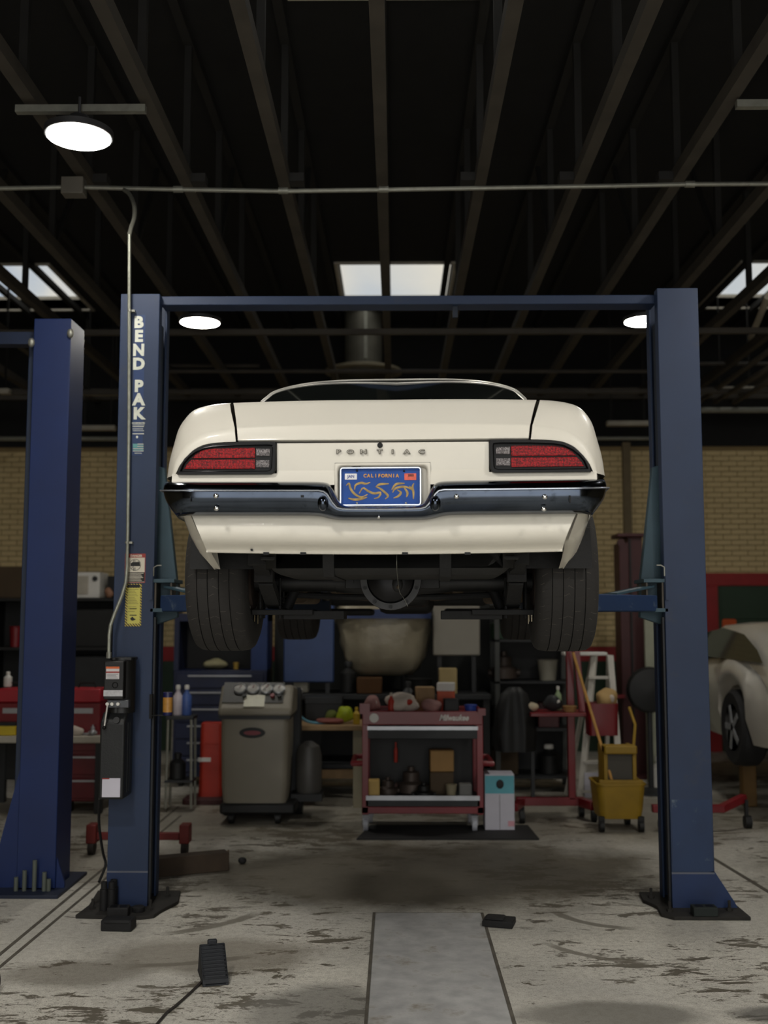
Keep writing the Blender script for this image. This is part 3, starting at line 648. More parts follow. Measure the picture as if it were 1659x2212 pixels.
# leaf springs, plates, shackles, shock absorbers
for sgn in (1, -1):
    pth = [(.16,.50),(.32,.47),(.48,.41),(.66,.335),(.85,.255),(.95,.235),(1.1,.25),(1.5,.36),(1.9,.42)]
    main = None
    for j, (i0, i1) in enumerate(((0,9),(1,8),(2,8),(3,7))):
        rows = []
        for (y, z) in pth[i0:i1]:
            zz = z-j*.014; rows.append([Vector((sgn*(.545-.032), y, zz)), Vector((sgn*(.545+.032), y, zz)), Vector((sgn*(.545+.032), y, zz+.009)), Vector((sgn*(.545-.032), y, zz+.009))])
        lf = K(MB().loft(rows, True, True, True), 'leaf_spring' if j == 0 else 'spring_leaf', under, main, bevel=.001)
        main = main or lf
    for y, z in ((.30,.455),(.46,.40),(.62,.335)):
        K(MB().box(sgn*.545-.042, sgn*.545+.042, y-.025, y+.025, z-.03, z+.035, Matrix.Rotation(0,4,'X')), 'spring_clamp', under, main, bevel=.004)
    K(MB().box(sgn*.545-.05, sgn*.545+.05, .13, .22, .43, .60), 'spring_shackle', under, bevel=.006)
    K(MB().box(min(sgn*.36,sgn*.64), max(sgn*.36,sgn*.64), YA-.09, YA+.09, .165, .19), 'spring_plate', under, bevel=.004)
    K(MB().box(min(sgn*.22,sgn*.50), max(sgn*.22,sgn*.50), YA-.05, YA+.10, .145, .185), 'lower_bracket', under, bevel=.004)
    for dx in (-.045, .045):
        K(MB().tube([(sgn*.56+dx, YA-.055, .15),(sgn*.56+dx, YA-.055, .33),(sgn*.56+dx, YA+.055, .33),(sgn*.56+dx, YA+.055, .15)], .006, 8), 'u_bolt', under)
    K(MB().cyl((sgn*.63,YA-.075,.135),(sgn*.63,YA-.075,.165),.006,n=6), 'bolt_end', bright); K(MB().cyl((sgn*.615,YA-.075,.125),(sgn*.615,YA-.075,.165),.005,n=6), 'bolt_end', bright)
    sk = K(MB().cyl((sgn*.50,YA+.06,.19),(sgn*.36,YA+.16,.56),.024,n=14), 'shock_absorber', under)
    K(MB().cyl((sgn*.655,YA-.05,.21),(sgn*.655,YA-.05,.245),.018,n=10), 'bump_stop', rubber); K(MB().sph((sgn*.655,YA-.07,.20),.009), 'brake_nipple', galv)
    K(MB().tube([(sgn*.06,3.2,.30),(sgn*.2,2.6,.28),(sgn*.3,1.7,.28),(sgn*.32,1.45,.30)], .026, 10), 'exhaust_pipe', rust_m)
    K(MB().prism(rrect(sgn*.56-.10, sgn*.56+.10, .23, .30, .03), 1.5, 2.1), 'muffler_case', rust_m)
    K(MB().box(min(sgn*.25,sgn*.66), max(sgn*.25,sgn*.66), YF-.15, YF+.15, .17, .22), 'control_arm', under, bevel=.02)
K(MB().cyl((-.52,1.35,.335),(.52,1.35,.335),.05,n=18), 'transverse_muffler', rust_m)
K(MB().tube([(-.5,YA+.1,.26),(-.2,YA+.14,.25),(.2,YA+.14,.25),(.5,YA+.1,.26)], .014, 8), 'sway_bar', under)
K(MB().box(-.56,.56, YF-.22, YF+.10, .24, .38), 'front_crossmember', under, bevel=.03)
K(MB().box(-.16,.16, 2.2, 3.0, .22, .42), 'transmission', castm, bevel=.05)
K(MB().box(-.18,.18, 3.0, 3.5, .18, .40), 'oil_pan', castm, bevel=.05)
K(MB().cyl((0,.98,ZX),(0,2.3,.33),.035,n=14), 'drive_shaft', castm)
# --- wheels
def tyre_material():
    m = bpy.data.materials.new('tyre_rubber'); m.use_nodes = True; t = m.node_tree; b = t.nodes['Principled BSDF']; N = t.nodes.new; L = t.links.new
    co = N('ShaderNodeTexCoord'); sp = N('ShaderNodeSeparateXYZ'); L(co.outputs['Object'], sp.inputs['Vector'])
    def M(op, a, b_=None):
        n = N('ShaderNodeMath'); n.operation = op
        for i, v in enumerate((a, b_)):
            if v is None: continue
            if isinstance(v, (int, float)): n.inputs[i].default_value = v
            else: L(v, n.inputs[i])
        return n.outputs[0]
    ang = M('ARCTAN2', sp.outputs['Y'], sp.outputs['Z']); ax = M('ABSOLUTE', sp.outputs['X'])
    nn = N('ShaderNodeTexNoise'); nn.inputs['Scale'].default_value = 12; L(co.outputs['Object'], nn.inputs['Vector'])
    ph = M('ADD', M('MULTIPLY', ang, 62.0), M('ADD', M('MULTIPLY', ax, 42.0), M('MULTIPLY', M('SINE', M('MULTIPLY', ax, 60.0)), 1.2)))
    s = M('ABSOLUTE', M('SINE', M('MULTIPLY', ph, .5)))
    rim = M('SQRT', M('ADD', M('MULTIPLY', sp.outputs['Y'], sp.outputs['Y']), M('MULTIPLY', sp.outputs['Z'], sp.outputs['Z'])))
    tread = M('GREATER_THAN', rim, .318)
    cut = M('MULTIPLY', M('LESS_THAN', s, .16), tread)
    n2 = N('ShaderNodeTexNoise'); n2.inputs['Scale'].default_value = 30; L(co.outputs['Object'], n2.inputs['Vector'])
    dust = M('MULTIPLY', cut, M('GREATER_THAN', n2.outputs['Fac'], .55))
    mx = N('ShaderNodeMix'); mx.data_type = 'RGBA'; mx.inputs['A'].default_value = lin((38,36,34)); mx.inputs['B'].default_value = lin((82,76,70)); L(M('MULTIPLY', dust, .55), mx.inputs['Factor'])
    L(mx.outputs['Result'], b.inputs['Base Color']); b.inputs['Roughness'].default_value = .85
    bp = N('ShaderNodeBump'); bp.inputs['Strength'].default_value = .8; bp.inputs['Distance'].default_value = .006; bp.invert = True; L(cut, bp.inputs['Height']); L(bp.outputs['Normal'], b.inputs['Normal'])
    return m
tyre_m = tyre_material(); drum_m = pm('drum_rust', (58,48,42), .8, .3, var=.4, scale=15)
def wheel(x, y, w, sgn, label):
    R = .34; h = w/2; g = .008
    prof = [(.19,-h*.82),(.215,-h*.98),(.26,-h*1.0),(.30,-h*.97),(.323,-h*.90),(.334,-h*.78)]
    gx = [-.52,-.18,.18,.52]
    for q in gx: prof += [(.3385+.0015*(1-abs(q)),(q-.018)*h),(.3385-g,(q-.012)*h),(.3385-g,(q+.012)*h),(.3385+.0015*(1-abs(q)),(q+.018)*h)]
    prof += [(.334,h*.78),(.323,h*.90),(.30,h*.97),(.26,h*1.0),(.215,h*.98),(.19,h*.82)]
    T0 = Matrix.Rotation(PI/2, 4, 'Y')
    o = K(MB().lathe(prof, 72, T0), 'tire', tyre_m, ang=40); o.location = (x, y, R); o['label'] = label
    rm = K(MB().lathe([(.192,-h*.84),(.20,-h*.86),(.185,-h*.78),(.172,-h*.6),(.170,h*.55),(.185,h*.78),(.20,h*.86),(.192,h*.84)], 40, T0), 'rim', pm('dusty_rim', (92,92,94), .45, .6), o)
    s2 = 1 if sgn > 0 else -1
    K(MB().lathe([(.175,.0),(.15,.02),(.08,.03),(.075,.06),(0,.062)] if s2 > 0 else [(.175,.0),(.15,-.02),(.08,-.03),(.075,-.06),(0,-.062)], 36, T0), 'wheel_disc', MATS['dusty_rim'], o)
    K(MB().lathe([(0,-s2*.13),(.14,-s2*.13),(.15,-s2*.12),(.155,-s2*.05),(.155,-s2*.01),(0,-s2*.01)], 36, T0), 'brake_drum', drum_m, o)
for sgn in (-1, 1):
    wheel(sgn*.768, YA, .272, sgn, 'wide worn black rear tire'); wheel(sgn*.786, YF, .272, sgn, 'black front tire')
# ================================================================== LAMPS
lamp_em = pm('lamp_diffuser', (255,252,244), .5, emit=(255,251,244), estr=250.0, var=0)
lamp_body = pm('lamp_housing', (70,70,72), .5, .5)
lamp_emf = pm('lamp_diffuser_dim', (255,252,244), .5, emit=(255,250,240), estr=85.0, var=0)
def highbay(x, y, z, label):
    t = thing('high_bay_lamp', label, 'lamp', (x, y, z), group='round ceiling lamps')
    M0 = Matrix.Translation((x, y, z))
    MB().lathe([(0,.0),(.168,.0),(.168,.006),(0,.006)], 40, M0).build('diffuser', lamp_emf if y > 3 else lamp_em, t)
    MB().lathe([(.178,-.004),(.182,.0),(.182,.03),(.12,.055),(.06,.09),(.05,.11),(0,.11),], 40, Matrix.Translation((x,y,z+.007))).build('housing', lamp_body, t)
    MB().cyl((x,y,z+.11),(x,y,ZC),.008,n=8).build('hanger', lamp_body, t)
    return t
hl = at(170,297,5.6)
for (x, y, lab) in ((hl.x,5.6,'nearest glowing round lamp at upper left of the ceiling'), (at(432,698,9.25).x,9.25,'glowing round lamp seen beneath left end of lift crossbeam'), (at(1392,687,9.25).x,9.25,'glowing round lamp beside the right lift post, half hidden by it'),
                    (2.6,5.6,'round lamp over the right bay, outside the picture'), (hl.x,2.0,'round lamp above and left of the camera, out of view'), (2.6,2.0,'round lamp above and right of the camera, out of view'),
                    (hl.x,-1.4,'round lamp left of the open door, out of view'), (2.6,-1.4,'round lamp right of the open door, out of view')):
    highbay(x, y, hl.z if y < 9 else at(432,698,9.25).z, lab)
q0, q1 = at(35,237,5.65), at(315,237,5.65)
tag(MB().box(q0.x, q1.x, 5.63, 5.67, q0.z-.02, q0.z+.02).build('lamp_strut', galv), 'short galvanised strut holding the nearest round lamp at upper left', 'strut')
q0, q1 = at(1590,226,5.65), at(1720,226,5.65)
tag(MB().box(q0.x, q1.x, 5.63, 5.67, q0.z-.02, q0.z+.02).build('lamp_strut', galv), 'galvanised strut cut by the upper right picture edge', 'strut')
# ventilation duct with round diffuser
c = at(785,806,13.3); du = thing('ventilation_duct', 'round grey ventilation duct hanging down with a flared disc diffuser', 'duct', (c.x, 13.3, c.z))
duct_m = pm('duct_metal', (112,110,100), .5, .4, var=.15)
r = .5*(at(826,760,13.3).x-at(745,760,13.3).x); R = .5*(at(866,806,13.3).x-at(700,806,13.3).x)
MB().lathe([(r,.06),(r,ZR-c.z)], 32, Matrix.Translation(c)).build('duct_pipe', duct_m, du)
MB().lathe([(R,0),(R,.03),(R*.8,.06),(r,.09)], 40, Matrix.Translation(c)).build('diffuser_flange', pm('flange_paint', (150,142,120), .6), du)
MB().lathe([(R*.74,-.015),(R*.76,.0),(R*.60,.02),(R*.58,.0)], 40, Matrix.Translation(c)).build('diffuser_ring', duct_m, du)
MB().lathe([(0,-.03),(R*.34,-.03),(R*.36,-.02),(0,.0)], 40, Matrix.Translation(c)).build('diffuser_cone', duct_m, du)
q = at(790,690,12.95); MB().box(q.x-.02, q.x+.02, 12.93, 12.97, c.z+.1, q.z+.1).build('duct_bracket', galv, du)
# short fluorescent fixtures and pipes in the far roof space
far_white = pm('fixture_white', (168,162,148), .6)
i = 0
for px0, px1, py, Y, lab in ((172,250,925,13.2,'pale strip light behind left lift post, lower one'), (180,260,849,13.0,'pale strip light behind left lift post, upper one'), (1310,1402,915,13.2,'pale strip light beside the right lift post'), (1545,1630,842,12.6,'pale strip fixture right of the right lift post'), (0,22,846,12.0,'pale fixture end at the left picture edge')):
    a, b = at(px0, py, Y), at(px1, py, Y)
    o = thing('strip_light', lab, 'light fixture', ((a.x+b.x)/2, Y, a.z), group='unlit strip lights under the far roof')
    MB().box(a.x, b.x, Y-.05, Y+.05, a.z-.03, a.z+.03).build('fixture_body', far_white, o, bevel=.01)
    for s in (a.x+.06, b.x-.06): MB().box(s-.008, s+.008, Y-.008, Y+.008, a.z, ZR-.02).build('hanger', web_dark, o)
for px0, px1, py, Y, r, lab in ((1505,1700,886,12.9,.035,'pale pipe running right of the right lift post under roof'), (350,1435,802,11.6,.022,'long dim pipe crossing behind the car roof'), (360,560,790,12.4,.02,'short dim pipe left of the duct'), (-40,262,948,13.7,.03,'pale pipe along top of the wall at left'), (1285,1420,947,13.7,.025,'pale pipe along top of the brick wall behind right post'), (1505,1700,786,12.0,.02,'thin dim pipe high behind the right lift post')):
    a, b = at(px0, py, Y), at(px1, py, Y); tube_thing('ceiling_pipe', lab, 'pipe', [a, b], r, galv if py > 880 else steel_brown, group='pipes under the far roof')
for k, (xa, ya, xb, yb_) in enumerate(((1510,868,1700,730), (1545,868,1700,770), (1585,870,1700,800))):
    a, b = at(xa, ya, 13.2), at(xb, yb_, 9.5)
    tube_thing('ceiling_pipe', 'sloping pipe at right picture edge, %s of three' % ('upper', 'middle', 'lower')[k], 'pipe', [a, b], .03, steel_brown, group='pipes under the far roof')
a, b = at(1659,640,9.0), at(1622,730,11.2); tube_thing('ceiling_pipe', 'pale slanting pipe near the right skylight', 'pipe', [a, b], .03, white_curb, group='pipes under the far roof')
# vertical conduit with bracket on the brick wall
a = at(1357,960,13.7); tag(MB().box(a.x-.05, a.x+.05, 13.80, 13.87, 1.3, 3.9).build('wall_pipe', pm('wall_pipe_paint', (112,98,72), .7)), 'vertical painted pipe on the brick wall above the maroon post', 'pipe')

# ================================================================== BLUE TWO-POST LIFT
blue = pm('lift_blue', (28,46,76), .55, var=.10, scale=3, dirt=(44,52,72), dthr=.60, dscale=5)
blue_low = pm('lift_blue_scuffed', (29,50,84), .6, var=.15, scale=4, dirt=(84,98,112), dthr=.60, dscale=9)
blue_dk = pm('lift_blue_inner', (20,32,48), .6, var=.2, scale=6)
teal = pm('lift_teal', (54,78,90), .6, var=.15, scale=5, dirt=(96,112,112), dthr=.62, dscale=7)
steel_dirty = pm('dirty_plate', (42,40,37), .8, .2, var=.25, scale=12)
YP, PD, ZT = 6.38, .30, 3.60
lift = thing('car_lift', 'blue two post car lift carrying the white coupe', 'car lift', (.08, 6.5, 0))
posts = {}
for sgn, xo, xi, zt in ((-1, -1.655, -1.42, 3.60), (1, 1.812, 1.568, 3.625)):
    t_ = .012*(-sgn); tt = .012
    prof = [(xo,YP),(xi,YP),(xi,YP+.075),(xi-sgn*-.0+(.014*sgn),YP+.075),(xi+.014*sgn,YP+.014),(xo-.014*sgn,YP+.014),(xo-.014*sgn,YP+PD-.014),(xi+.014*sgn,YP+PD-.014),(xi+.014*sgn,YP+PD-.075),(xi,YP+PD-.075),(xi,YP+PD),(xo,YP+PD)]
    post = MB().prism(prof, .02, zt, 'z').build('post', blue, lift, bevel=.003); posts[sgn] = post
    MB().box(min(xo,xi), max(xo,xi), YP-.0015, YP+.002, .205, .215).build('weld_seam', pm('seam_grey', (92,96,108), .6), post)
    MB().box(min(xo,xi), max(xo,xi), YP-.004, YP+.0, .02, .205).build('foot_cover', pm('lift_blue_clean', (22,44,84), .55, var=.15, scale=6) if sgn > 0 else pm('foot_blue', (24,43,78), .55, var=.1, scale=6), post)
    MB().box(min(xo,xi)+.01, max(xo,xi)-.01, YP-.0012, YP+.001, .22, .62).build('scuffed_zone', blue_low, post) if sgn > 0 else None
    MB().box(xi+sgn*.02, xi+sgn*.035, YP+.08, YP+PD-.08, .05, 3.45).build('inner_track', blue_dk, post)
    MB().box(xi-sgn*.001, xi-sgn*.012, YP+.02, YP+.05, .03, 1.66).build('slide_rail', pm('rail_dark', (14,18,24), .5), post)
    MB().cyl((xi+sgn*.06, YP+PD*.5, .05), (xi+sgn*.06, YP+PD*.5, 2.2), .03, n=14).build('cylinder_ram', pm('ram_grey', (60,62,66), .4, .6), post)
    fo = xo + sgn*.125
    if sgn > 0: MB().prism([(xo-.02*sgn,.02),(fo,.02),(fo-.015*sgn,.05),(xo,.22),(xo-.02*sgn,.22)], YP+.0, YP+.012).build('foot_gusset', MATS['lift_blue_clean'], post)
    if sgn < 0: pl = [(-1.775,6.19),(-1.41,6.165),(-1.34,6.20),(-1.325,6.30),(-1.265,6.50),(-1.30,6.74),(-1.80,6.74),(-1.76,6.40)]
    else: pl = [(1.475,6.26),(1.53,6.19),(1.95,6.19),(1.95,6.74),(1.46,6.74),(1.44,6.56),(1.49,6.42)]
    bpl = MB().prism(pl, .0, .02, 'z').build('base_plate', steel_dirty, lift, bevel=.003)
    for bx, by in ((xi-sgn*.035,6.30),(xo+sgn*.06,6.32),(xo+sgn*.07,6.6),(xi-sgn*.07,6.60)):
        MB().cyl((bx,by,.018),(bx,by,.034),.019,n=6).build('anchor_nut', steel_dirty, bpl); MB().cyl((bx,by,.03),(bx,by,.075),.009,n=8).build('anchor_bolt', steel_dirty, bpl)
    # carriage with its tapered back plate
    cx = xi-sgn*.0
    car_ = MB().prism([(xi-sgn*.115,1.66),(xi-sgn*.105,1.90),(xi-sgn*.02,2.56),(xi+sgn*.12,2.60),(xi+sgn*.12,1.62),(xi,1.62)], YP+.13, YP+.19).build('carriage', teal, lift, bevel=.004)
    for zz in (1.690, 1.862): MB().box(min(xi-sgn*.12,xi+sgn*.02), max(xi-sgn*.12,xi+sgn*.02), YP+.0, YP+.26, zz, zz+.022).build('pivot_plate', teal, car_, bevel=.002)
    for xx in (xi-sgn*.10, xi-sgn*.008): MB().box(xx-.005, xx+.005, YP+.01, YP+.25, 1.69, 1.87).build('pivot_cheek', pm('worn_steel', (84,78,70), .6, .4, var=.2), car_)
    MB().tube([(xi-sgn*.0,YP-.01,1.90),(xi,YP-.01,1.95),(xi-sgn*.02,YP-.01,1.962),(xi-sgn*.045,YP-.01,1.962)], .004, 6).build('lock_wire', galv, car_)
    MB().box(min(xi+sgn*.004,xi+sgn*.022), max(xi+sgn*.004,xi+sgn*.022), YP-.014, YP+.0, 1.76, 1.93).build('latch_plate', blue, car_)
    # swing arms (rear one towards the camera, front one away)
    px_ = xi-sgn*.07
    for yy, ex, ey in ((YP+.05, sgn*.60+.02, 5.70), (YP+.22, sgn*.60+.12, 7.55)):
        A_, B_ = Vector((px_, yy, 1.74)), Vector((ex, ey, 1.74)); Dv = (B_-A_)
        arm = MB().bar(A_, A_+Dv*.62, .10, .095).build('swing_arm', blue_low, lift, bevel=.006)
        MB().bar(A_+Dv*.5, B_, .075, .07).build('arm_extension', blue_dk, arm, bevel=.004)
        MB().bar(A_+Vector((0,0,.10)), A_+Dv*.30+Vector((0,0,.05)), .06, .014).build('arm_brace', teal, arm, bevel=.002)
        zpad = 1.503+.335
        MB().cyl((ex,ey,1.70),(ex,ey,1.80),.032,n=18).build('pad_stem', pm('worn_steel', (84,78,70)), arm); MB().cyl((ex,ey,1.80),(ex,ey,zpad),.062,n=24).build('lift_pad', rubber, arm)
zc0, zc1 = at(700,659,6.47).z, at(700,640,6.47).z
MB().box(-1.43, 1.58, 6.46, 6.60, zc0, zc1).build('crossbeam', blue, lift, bevel=.004)
MB().box(.35,.38,6.50,6.53,zc0-.07,zc0).build('shutoff_switch', blue_dk, lift)
# lettering and decals on the left post
LP = posts[-1]; YD = YP-.0015
def FT(px, py, Y): return Matrix.Translation(at(px, py, Y)-lift.location) @ FACE
def decal(x0, x1, y0, y1, m, Y=YD, par=LP, name='decal', d=.001):
    a, b = at(x0, y1, Y), at(x1, y0, Y); return MB().box(a.x, b.x, Y, Y+d, a.z, b.z).build(name, m, par)
decal(284.5, 314, 680, 984, pm('decal_navy', (26,52,96), .5, var=.06), Y=YD+.0006, d=.0009)
decal_w = pm('decal_white', (205,208,196), .55, var=.08, scale=30)
for ch, cyp in (('B',697),('E',727),('N',757),('D',787),('P',835),('A',864),('K',894)):
    text('letter', ch, .095, decal_w, LP, FT(299.5, cyp, YD-.0004), .0003, .0050, sx=1.02 if ch != 'N' else .95)
text('letter', 'INCORPORATED', .0125, decal_w, LP, FT(299, 914, YD-.0004), .0003, .0006, sx=.82)
for y, x0_, x1_, hh in ((921.5,286,311,1.6),(926.5,286,309,1.2),(930.5,287,311,1.0),(937,286,311,2.0)): decal(x0_, x1_, y-hh/2, y+hh/2, decal_w, name='print_line')
text('letter', 'MADE IN U.S.A.', .0075, decal_w, LP, FT(298.5, 979, YD-.0004), .0003, .0003, sx=.85)
decal(286, 312, 917.5, 918.6, decal_w); q = at(296,944,YD); MB().sph((q.x,YD,q.z),.007,.001,.008,10,6).build('crest', decal_w, LP)
for k in range(7): 
    decal(287, 310, 958.5+k*2.5, 960+k*2.5, decal_w if k % 2 == 0 else pm('decal_teal', (96,160,160), .5), name='flag_stripe')
decal(287, 297, 958.5, 967.5, pm('decal_teal', (96,160,160), .5), Y=YD-.0005, name='flag_canton')
# danger sign
red_d = pm('decal_red', (158,52,44), .5); cream_d = pm('decal_cream', (222,214,196), .55, var=.06); blk_d = pm('decal_black', (18,18,18), .6)
decal(269, 314.5, 1196, 1259, red_d, Y=YD+.0004); decal(270.5, 313, 1197.5, 1257.5, cream_d, Y=YD-.0002); decal(270.5, 313, 1197.5, 1204.5, red_d, Y=YD-.0008)
text('letter', 'DANGER', .0185, cream_d, LP, FT(294.5, 1201, YD-.0012), .0003, .0006, sx=.92)
decal(271, 312.5, 1236, 1256.5, blk_d, Y=YD-.0008)
for k in range(6): decal(273+(k*3) % 4, 310-(k*5) % 7, 1238+k*3, 1239.2+k*3, cream_d, Y=YD-.0012, name='print_line')
q = at(292,1220,YD); rr_ = .5*(at(304,1220,YD).x-at(280,1220,YD).x)
MB().tube([(q.x+rr_*math.cos(2*PI*k/28), YD-.001, q.z+rr_*math.sin(2*PI*k/28)) for k in range(28)], .0012, 5, closed=True).build('sign_circle', blk_d, LP)
MB().bar((q.x-rr_*.7,YD-.0015,q.z-rr_*.7),(q.x+rr_*.7,YD-.0015,q.z+rr_*.7),.002,.002).build('sign_slash', blk_d, LP)
van = [(282,1222),(282,1217),(287,1214),(302,1214),(303,1223),(282,1223)]
MB().prism([(at(px,py,YD).x, at(px,py,YD).z) for px, py in van], YD-.0012, YD-.0004).build('van_pictogram', blk_d, LP)
for px in (288.5, 291.5): decal(px-.8, px+.8, 1226, 1233, blk_d, Y=YD-.001, name='post_pictogram'); decal(px-.8, px+.8, 1210, 1213, blk_d, Y=YD-.001, name='post_pictogram')
# yellow warning label with striped edge
yel = pm('label_yellow', (204,196,96), .55, var=.08)
haz = bpy.data.materials.new('hazard_stripe'); haz.use_nodes = True; t = haz.node_tree; N = t.nodes.new; b_ = t.nodes['Principled BSDF']
co = N('ShaderNodeTexCoord'); sp = N('ShaderNodeSeparateXYZ'); ad = N('ShaderNodeMath'); ad.operation = 'ADD'; ml = N('ShaderNodeMath'); ml.operation = 'MULTIPLY'; ml.inputs[1].default_value = 62; fr_ = N('ShaderNodeMath'); fr_.operation = 'FRACT'; gt = N('ShaderNodeMath'); gt.operation = 'GREATER_THAN'; gt.inputs[1].default_value = .5
t.links.new(co.outputs['Object'], sp.inputs['Vector']); t.links.new(sp.outputs['X'], ad.inputs[0]); t.links.new(sp.outputs['Z'], ad.inputs[1]); t.links.new(ad.outputs[0], ml.inputs[0]); t.links.new(ml.outputs[0], fr_.inputs[0]); t.links.new(fr_.outputs[0], gt.inputs[0])
mx = N('ShaderNodeMix'); mx.data_type = 'RGBA'; mx.inputs['A'].default_value = lin((20,20,18)); mx.inputs['B'].default_value = lin((204,184,80)); t.links.new(gt.outputs[0], mx.inputs['Factor']); t.links.new(mx.outputs['Result'], b_.inputs['Base Color'])
decal(269.5, 306.5, 1261, 1353, haz); decal(274.5, 303, 1270, 1347, yel, Y=YD-.0008); decal(275, 302, 1263, 1269.5, blk_d, Y=YD-.0008)
for k in range(15):
    if k in (10, 13): continue
    decal(276, 299-(k*7) % 9, 1273+k*3.4, 1273.9+k*3.4, pm('print_olive', (110,104,50), .6), Y=YD-.0012, name='print_line')
for y in (1315, 1329): decal(280, 295, y-1, y+1, blk_d, Y=YD-.0012, name='print_line')
MB().prism([(at(px,py,YD).x, at(px,py,YD).z) for px, py in ((281,1336),(286,1332),(290,1336),(294,1338),(287,1341),(283,1340))], YD-.0014, YD-.0006).build('hand_pictogram', blk_d, LP)

# ================================================================== conduit drop, pump unit
YQ = 6.345
pp = [at(268,410,6.6), at(280,420,6.56), at(290,445,6.48), at(290,470,6.42), at(283,492,6.37), at(279.5,508,YQ)]
drop = thing('conduit_drop', 'thin galvanised conduit dropping down the left lift post to the pump', 'conduit', at(280,1420,YQ))
MB().tube(crv(pp, 24), .013, 10).build('flexible_hose', pm('flex_grey', (92,92,84), .6), drop)
rigid = [at(279.5,506,YQ), at(278.5,900,YQ), at(276,1150,YQ), at(274.5,1225,YQ), at(272,1258,YQ-.01), at(263,1288,YQ-.03), at(248,1325,YQ-.06), at(239,1350,YQ-.08), at(236,1372,YQ-.10), at(235,1422,YQ-.11)]
MB().tube(rigid, .0098, 12).build('rigid_pipe', pm('conduit_zinc', (150,152,140), .4, .5, var=.15, scale=30), drop)
for px, py in ((280,671),(274.5,1172)):
    q = at(px,py,YQ); MB().cyl((q.x,q.y,q.z-.006),(q.x,q.y,q.z+.006),.0125,n=12).build('strap_ring', galv, drop); MB().box(q.x, q.x+.03, YQ, YP-.002, q.z-.006, q.z+.006).build('strap_tab', galv, drop)
q = rigid[-1]; MB().cyl((q.x,q.y,q.z-.0),(q.x,q.y,q.z+.035),.0145,n=8).build('pipe_fitting', galv, drop)
YU = 6.15
pump_m = pm('pump_black', (13,14,15), .45, var=.2); pump_t = pm('tank_black', (20,22,23), .5, var=.1, bump=.1, bscale=150)
def ub(x0, x1, y0, y1): a, b = at(x0, y1, YU), at(x1, y0, YU); return a.x, b.x, a.z, b.z
x0, x1, z0, z1 = ub(212, 270, 1540, 1727)
pump = thing('hydraulic_pump', 'black hydraulic pump unit with oil tank mounted on left lift post', 'pump', ((x0+x1)/2, 6.26, z0))
MB().prism([(YU,z0+.006),(YU+.008,z0),(YP-.035,z0),(YP-.03,z0+.01),(YP-.03,z1-.005),(YP-.045,z1),(YU+.06,z1),(YU,z1-.055)], x0, x1, 'x').build('oil_tank', pump_t, pump, bevel=.012, seg=3)
MB().box(x0+.03, x1-.03, YP-.033, YP-.001, z0+.08, z1-.06).build('mount_plate', pump_m, pump)
xc, _, zc, _ = ub(252, 253, 1545, 1556); MB().cyl((xc,YU+.02,zc-.006),(xc,YU-.008,zc+.002),.018,n=20).build('filler_cap', pump_m, pump)
for dz in (.05,): MB().box(x1-.001, x1+.003, YU+.07, YU+.08, z0+.03, z1-.06).build('tank_rib', pump_t, pump); MB().box(x1-.001, x1+.003, YU+.12, YU+.13, z0+.03, z1-.06).build('tank_rib', pump_t, pump)
dx0, dx1, dz0, dz1 = ub(220, 260, 1681, 1722); st = MB().box(dx0, dx1, YU-.0012, YU+.0, dz0, dz1).build('tank_label', pm('label_lilac', (205,202,214), .5, var=.05), pump); MB().box(dx0, dx0+(dx1-dx0)*.4, YU-.0018, YU-.001, dz1-.006, dz1).build('label_band', red_d, st)
x0, x1, z0, z1 = ub(223, 268, 1428, 1511)
box_ = MB().box(x0, x1, YU, YP-.06, z0, z1).build('motor_box', pump_m, pump, bevel=.006)
MB().cyl(((x0+x1)/2+.02, YP-.11, z0-.08), ((x0+x1)/2+.02, YP-.11, z1+.015), .075, n=28).build('motor', pump_m, pump)
MB().box(x0+.03, x1+.03, YU+.05, YP-.03, z1, z1+.018).build('motor_cap', pump_m, pump, bevel=.004)
def lab(px0, px1, py0, py1, m, y=YU-.0012, d=.0012, par=box_): a, b, c_, d_ = ub(px0, px1, py0, py1); return MB().box(a, b, y, y+d, c_, d_).build('label', m, par)
lab(229, 258, 1440, 1467, pm('label_white', (215,212,212), .5)); lab(229, 258, 1440, 1444.5, pm('label_orange', (214,104,50), .5), YU-.002); lab(229, 258, 1450.5, 1453.5, red_d, YU-.002)
for k in range(4): lab(231, 255-(k*4) % 6, 1456+k*2.8, 1457+k*2.8, pm('print_grey', (130,130,136), .6), YU-.002)
lab(223.5, 265, 1491, 1504, pm('label_silver', (190,190,192), .4, .3, var=.15, scale=60))
a, b, c_, d_ = ub(243, 254, 1474, 1486); MB().tube([((a+b)/2+.015*math.cos(2*PI*k/20), YU-.002, (c_+d_)/2+.015*math.sin(2*PI*k/20)) for k in range(20)], .003, 6, closed=True).build('push_button', blackp, box_)
MB().box(x1-.001, x1+.0015, YU+.07, YU+.13, z0+.10, z1-.02).build('side_label', pm('label_green', (110,150,120), .5), box_); MB().box(x1-.001, x1+.0015, YU+.06, YU+.10, z0+.02, z0+.055).build('side_label', pm('label_pinkish', (170,150,144), .5), box_)
vx0, vx1, vz0, vz1 = ub(228, 275, 1513, 1530)
vb = MB().box(vx0, vx1, YU+.03, YU+.14, vz0, vz1).build('valve_block', pm('aluminium_block', (92,94,98), .4, .7), pump, bevel=.003)
for px in (231, 241, 254): a, b, c_, d_ = ub(px-4, px+4, 1517, 1525); MB().cyl(((a+b)/2,YU+.035,(c_+d_)/2),((a+b)/2,YU+.005,(c_+d_)/2),.0095,n=14).build('valve_knob', MATS['roof_trim_satin'], vb)
MB().cyl(((x0+x1)/2, YU+.09, vz0-.03), ((x0+x1)/2, YU+.09, vz1+.02), .045, n=20).build('pump_neck', pump_m, pump)
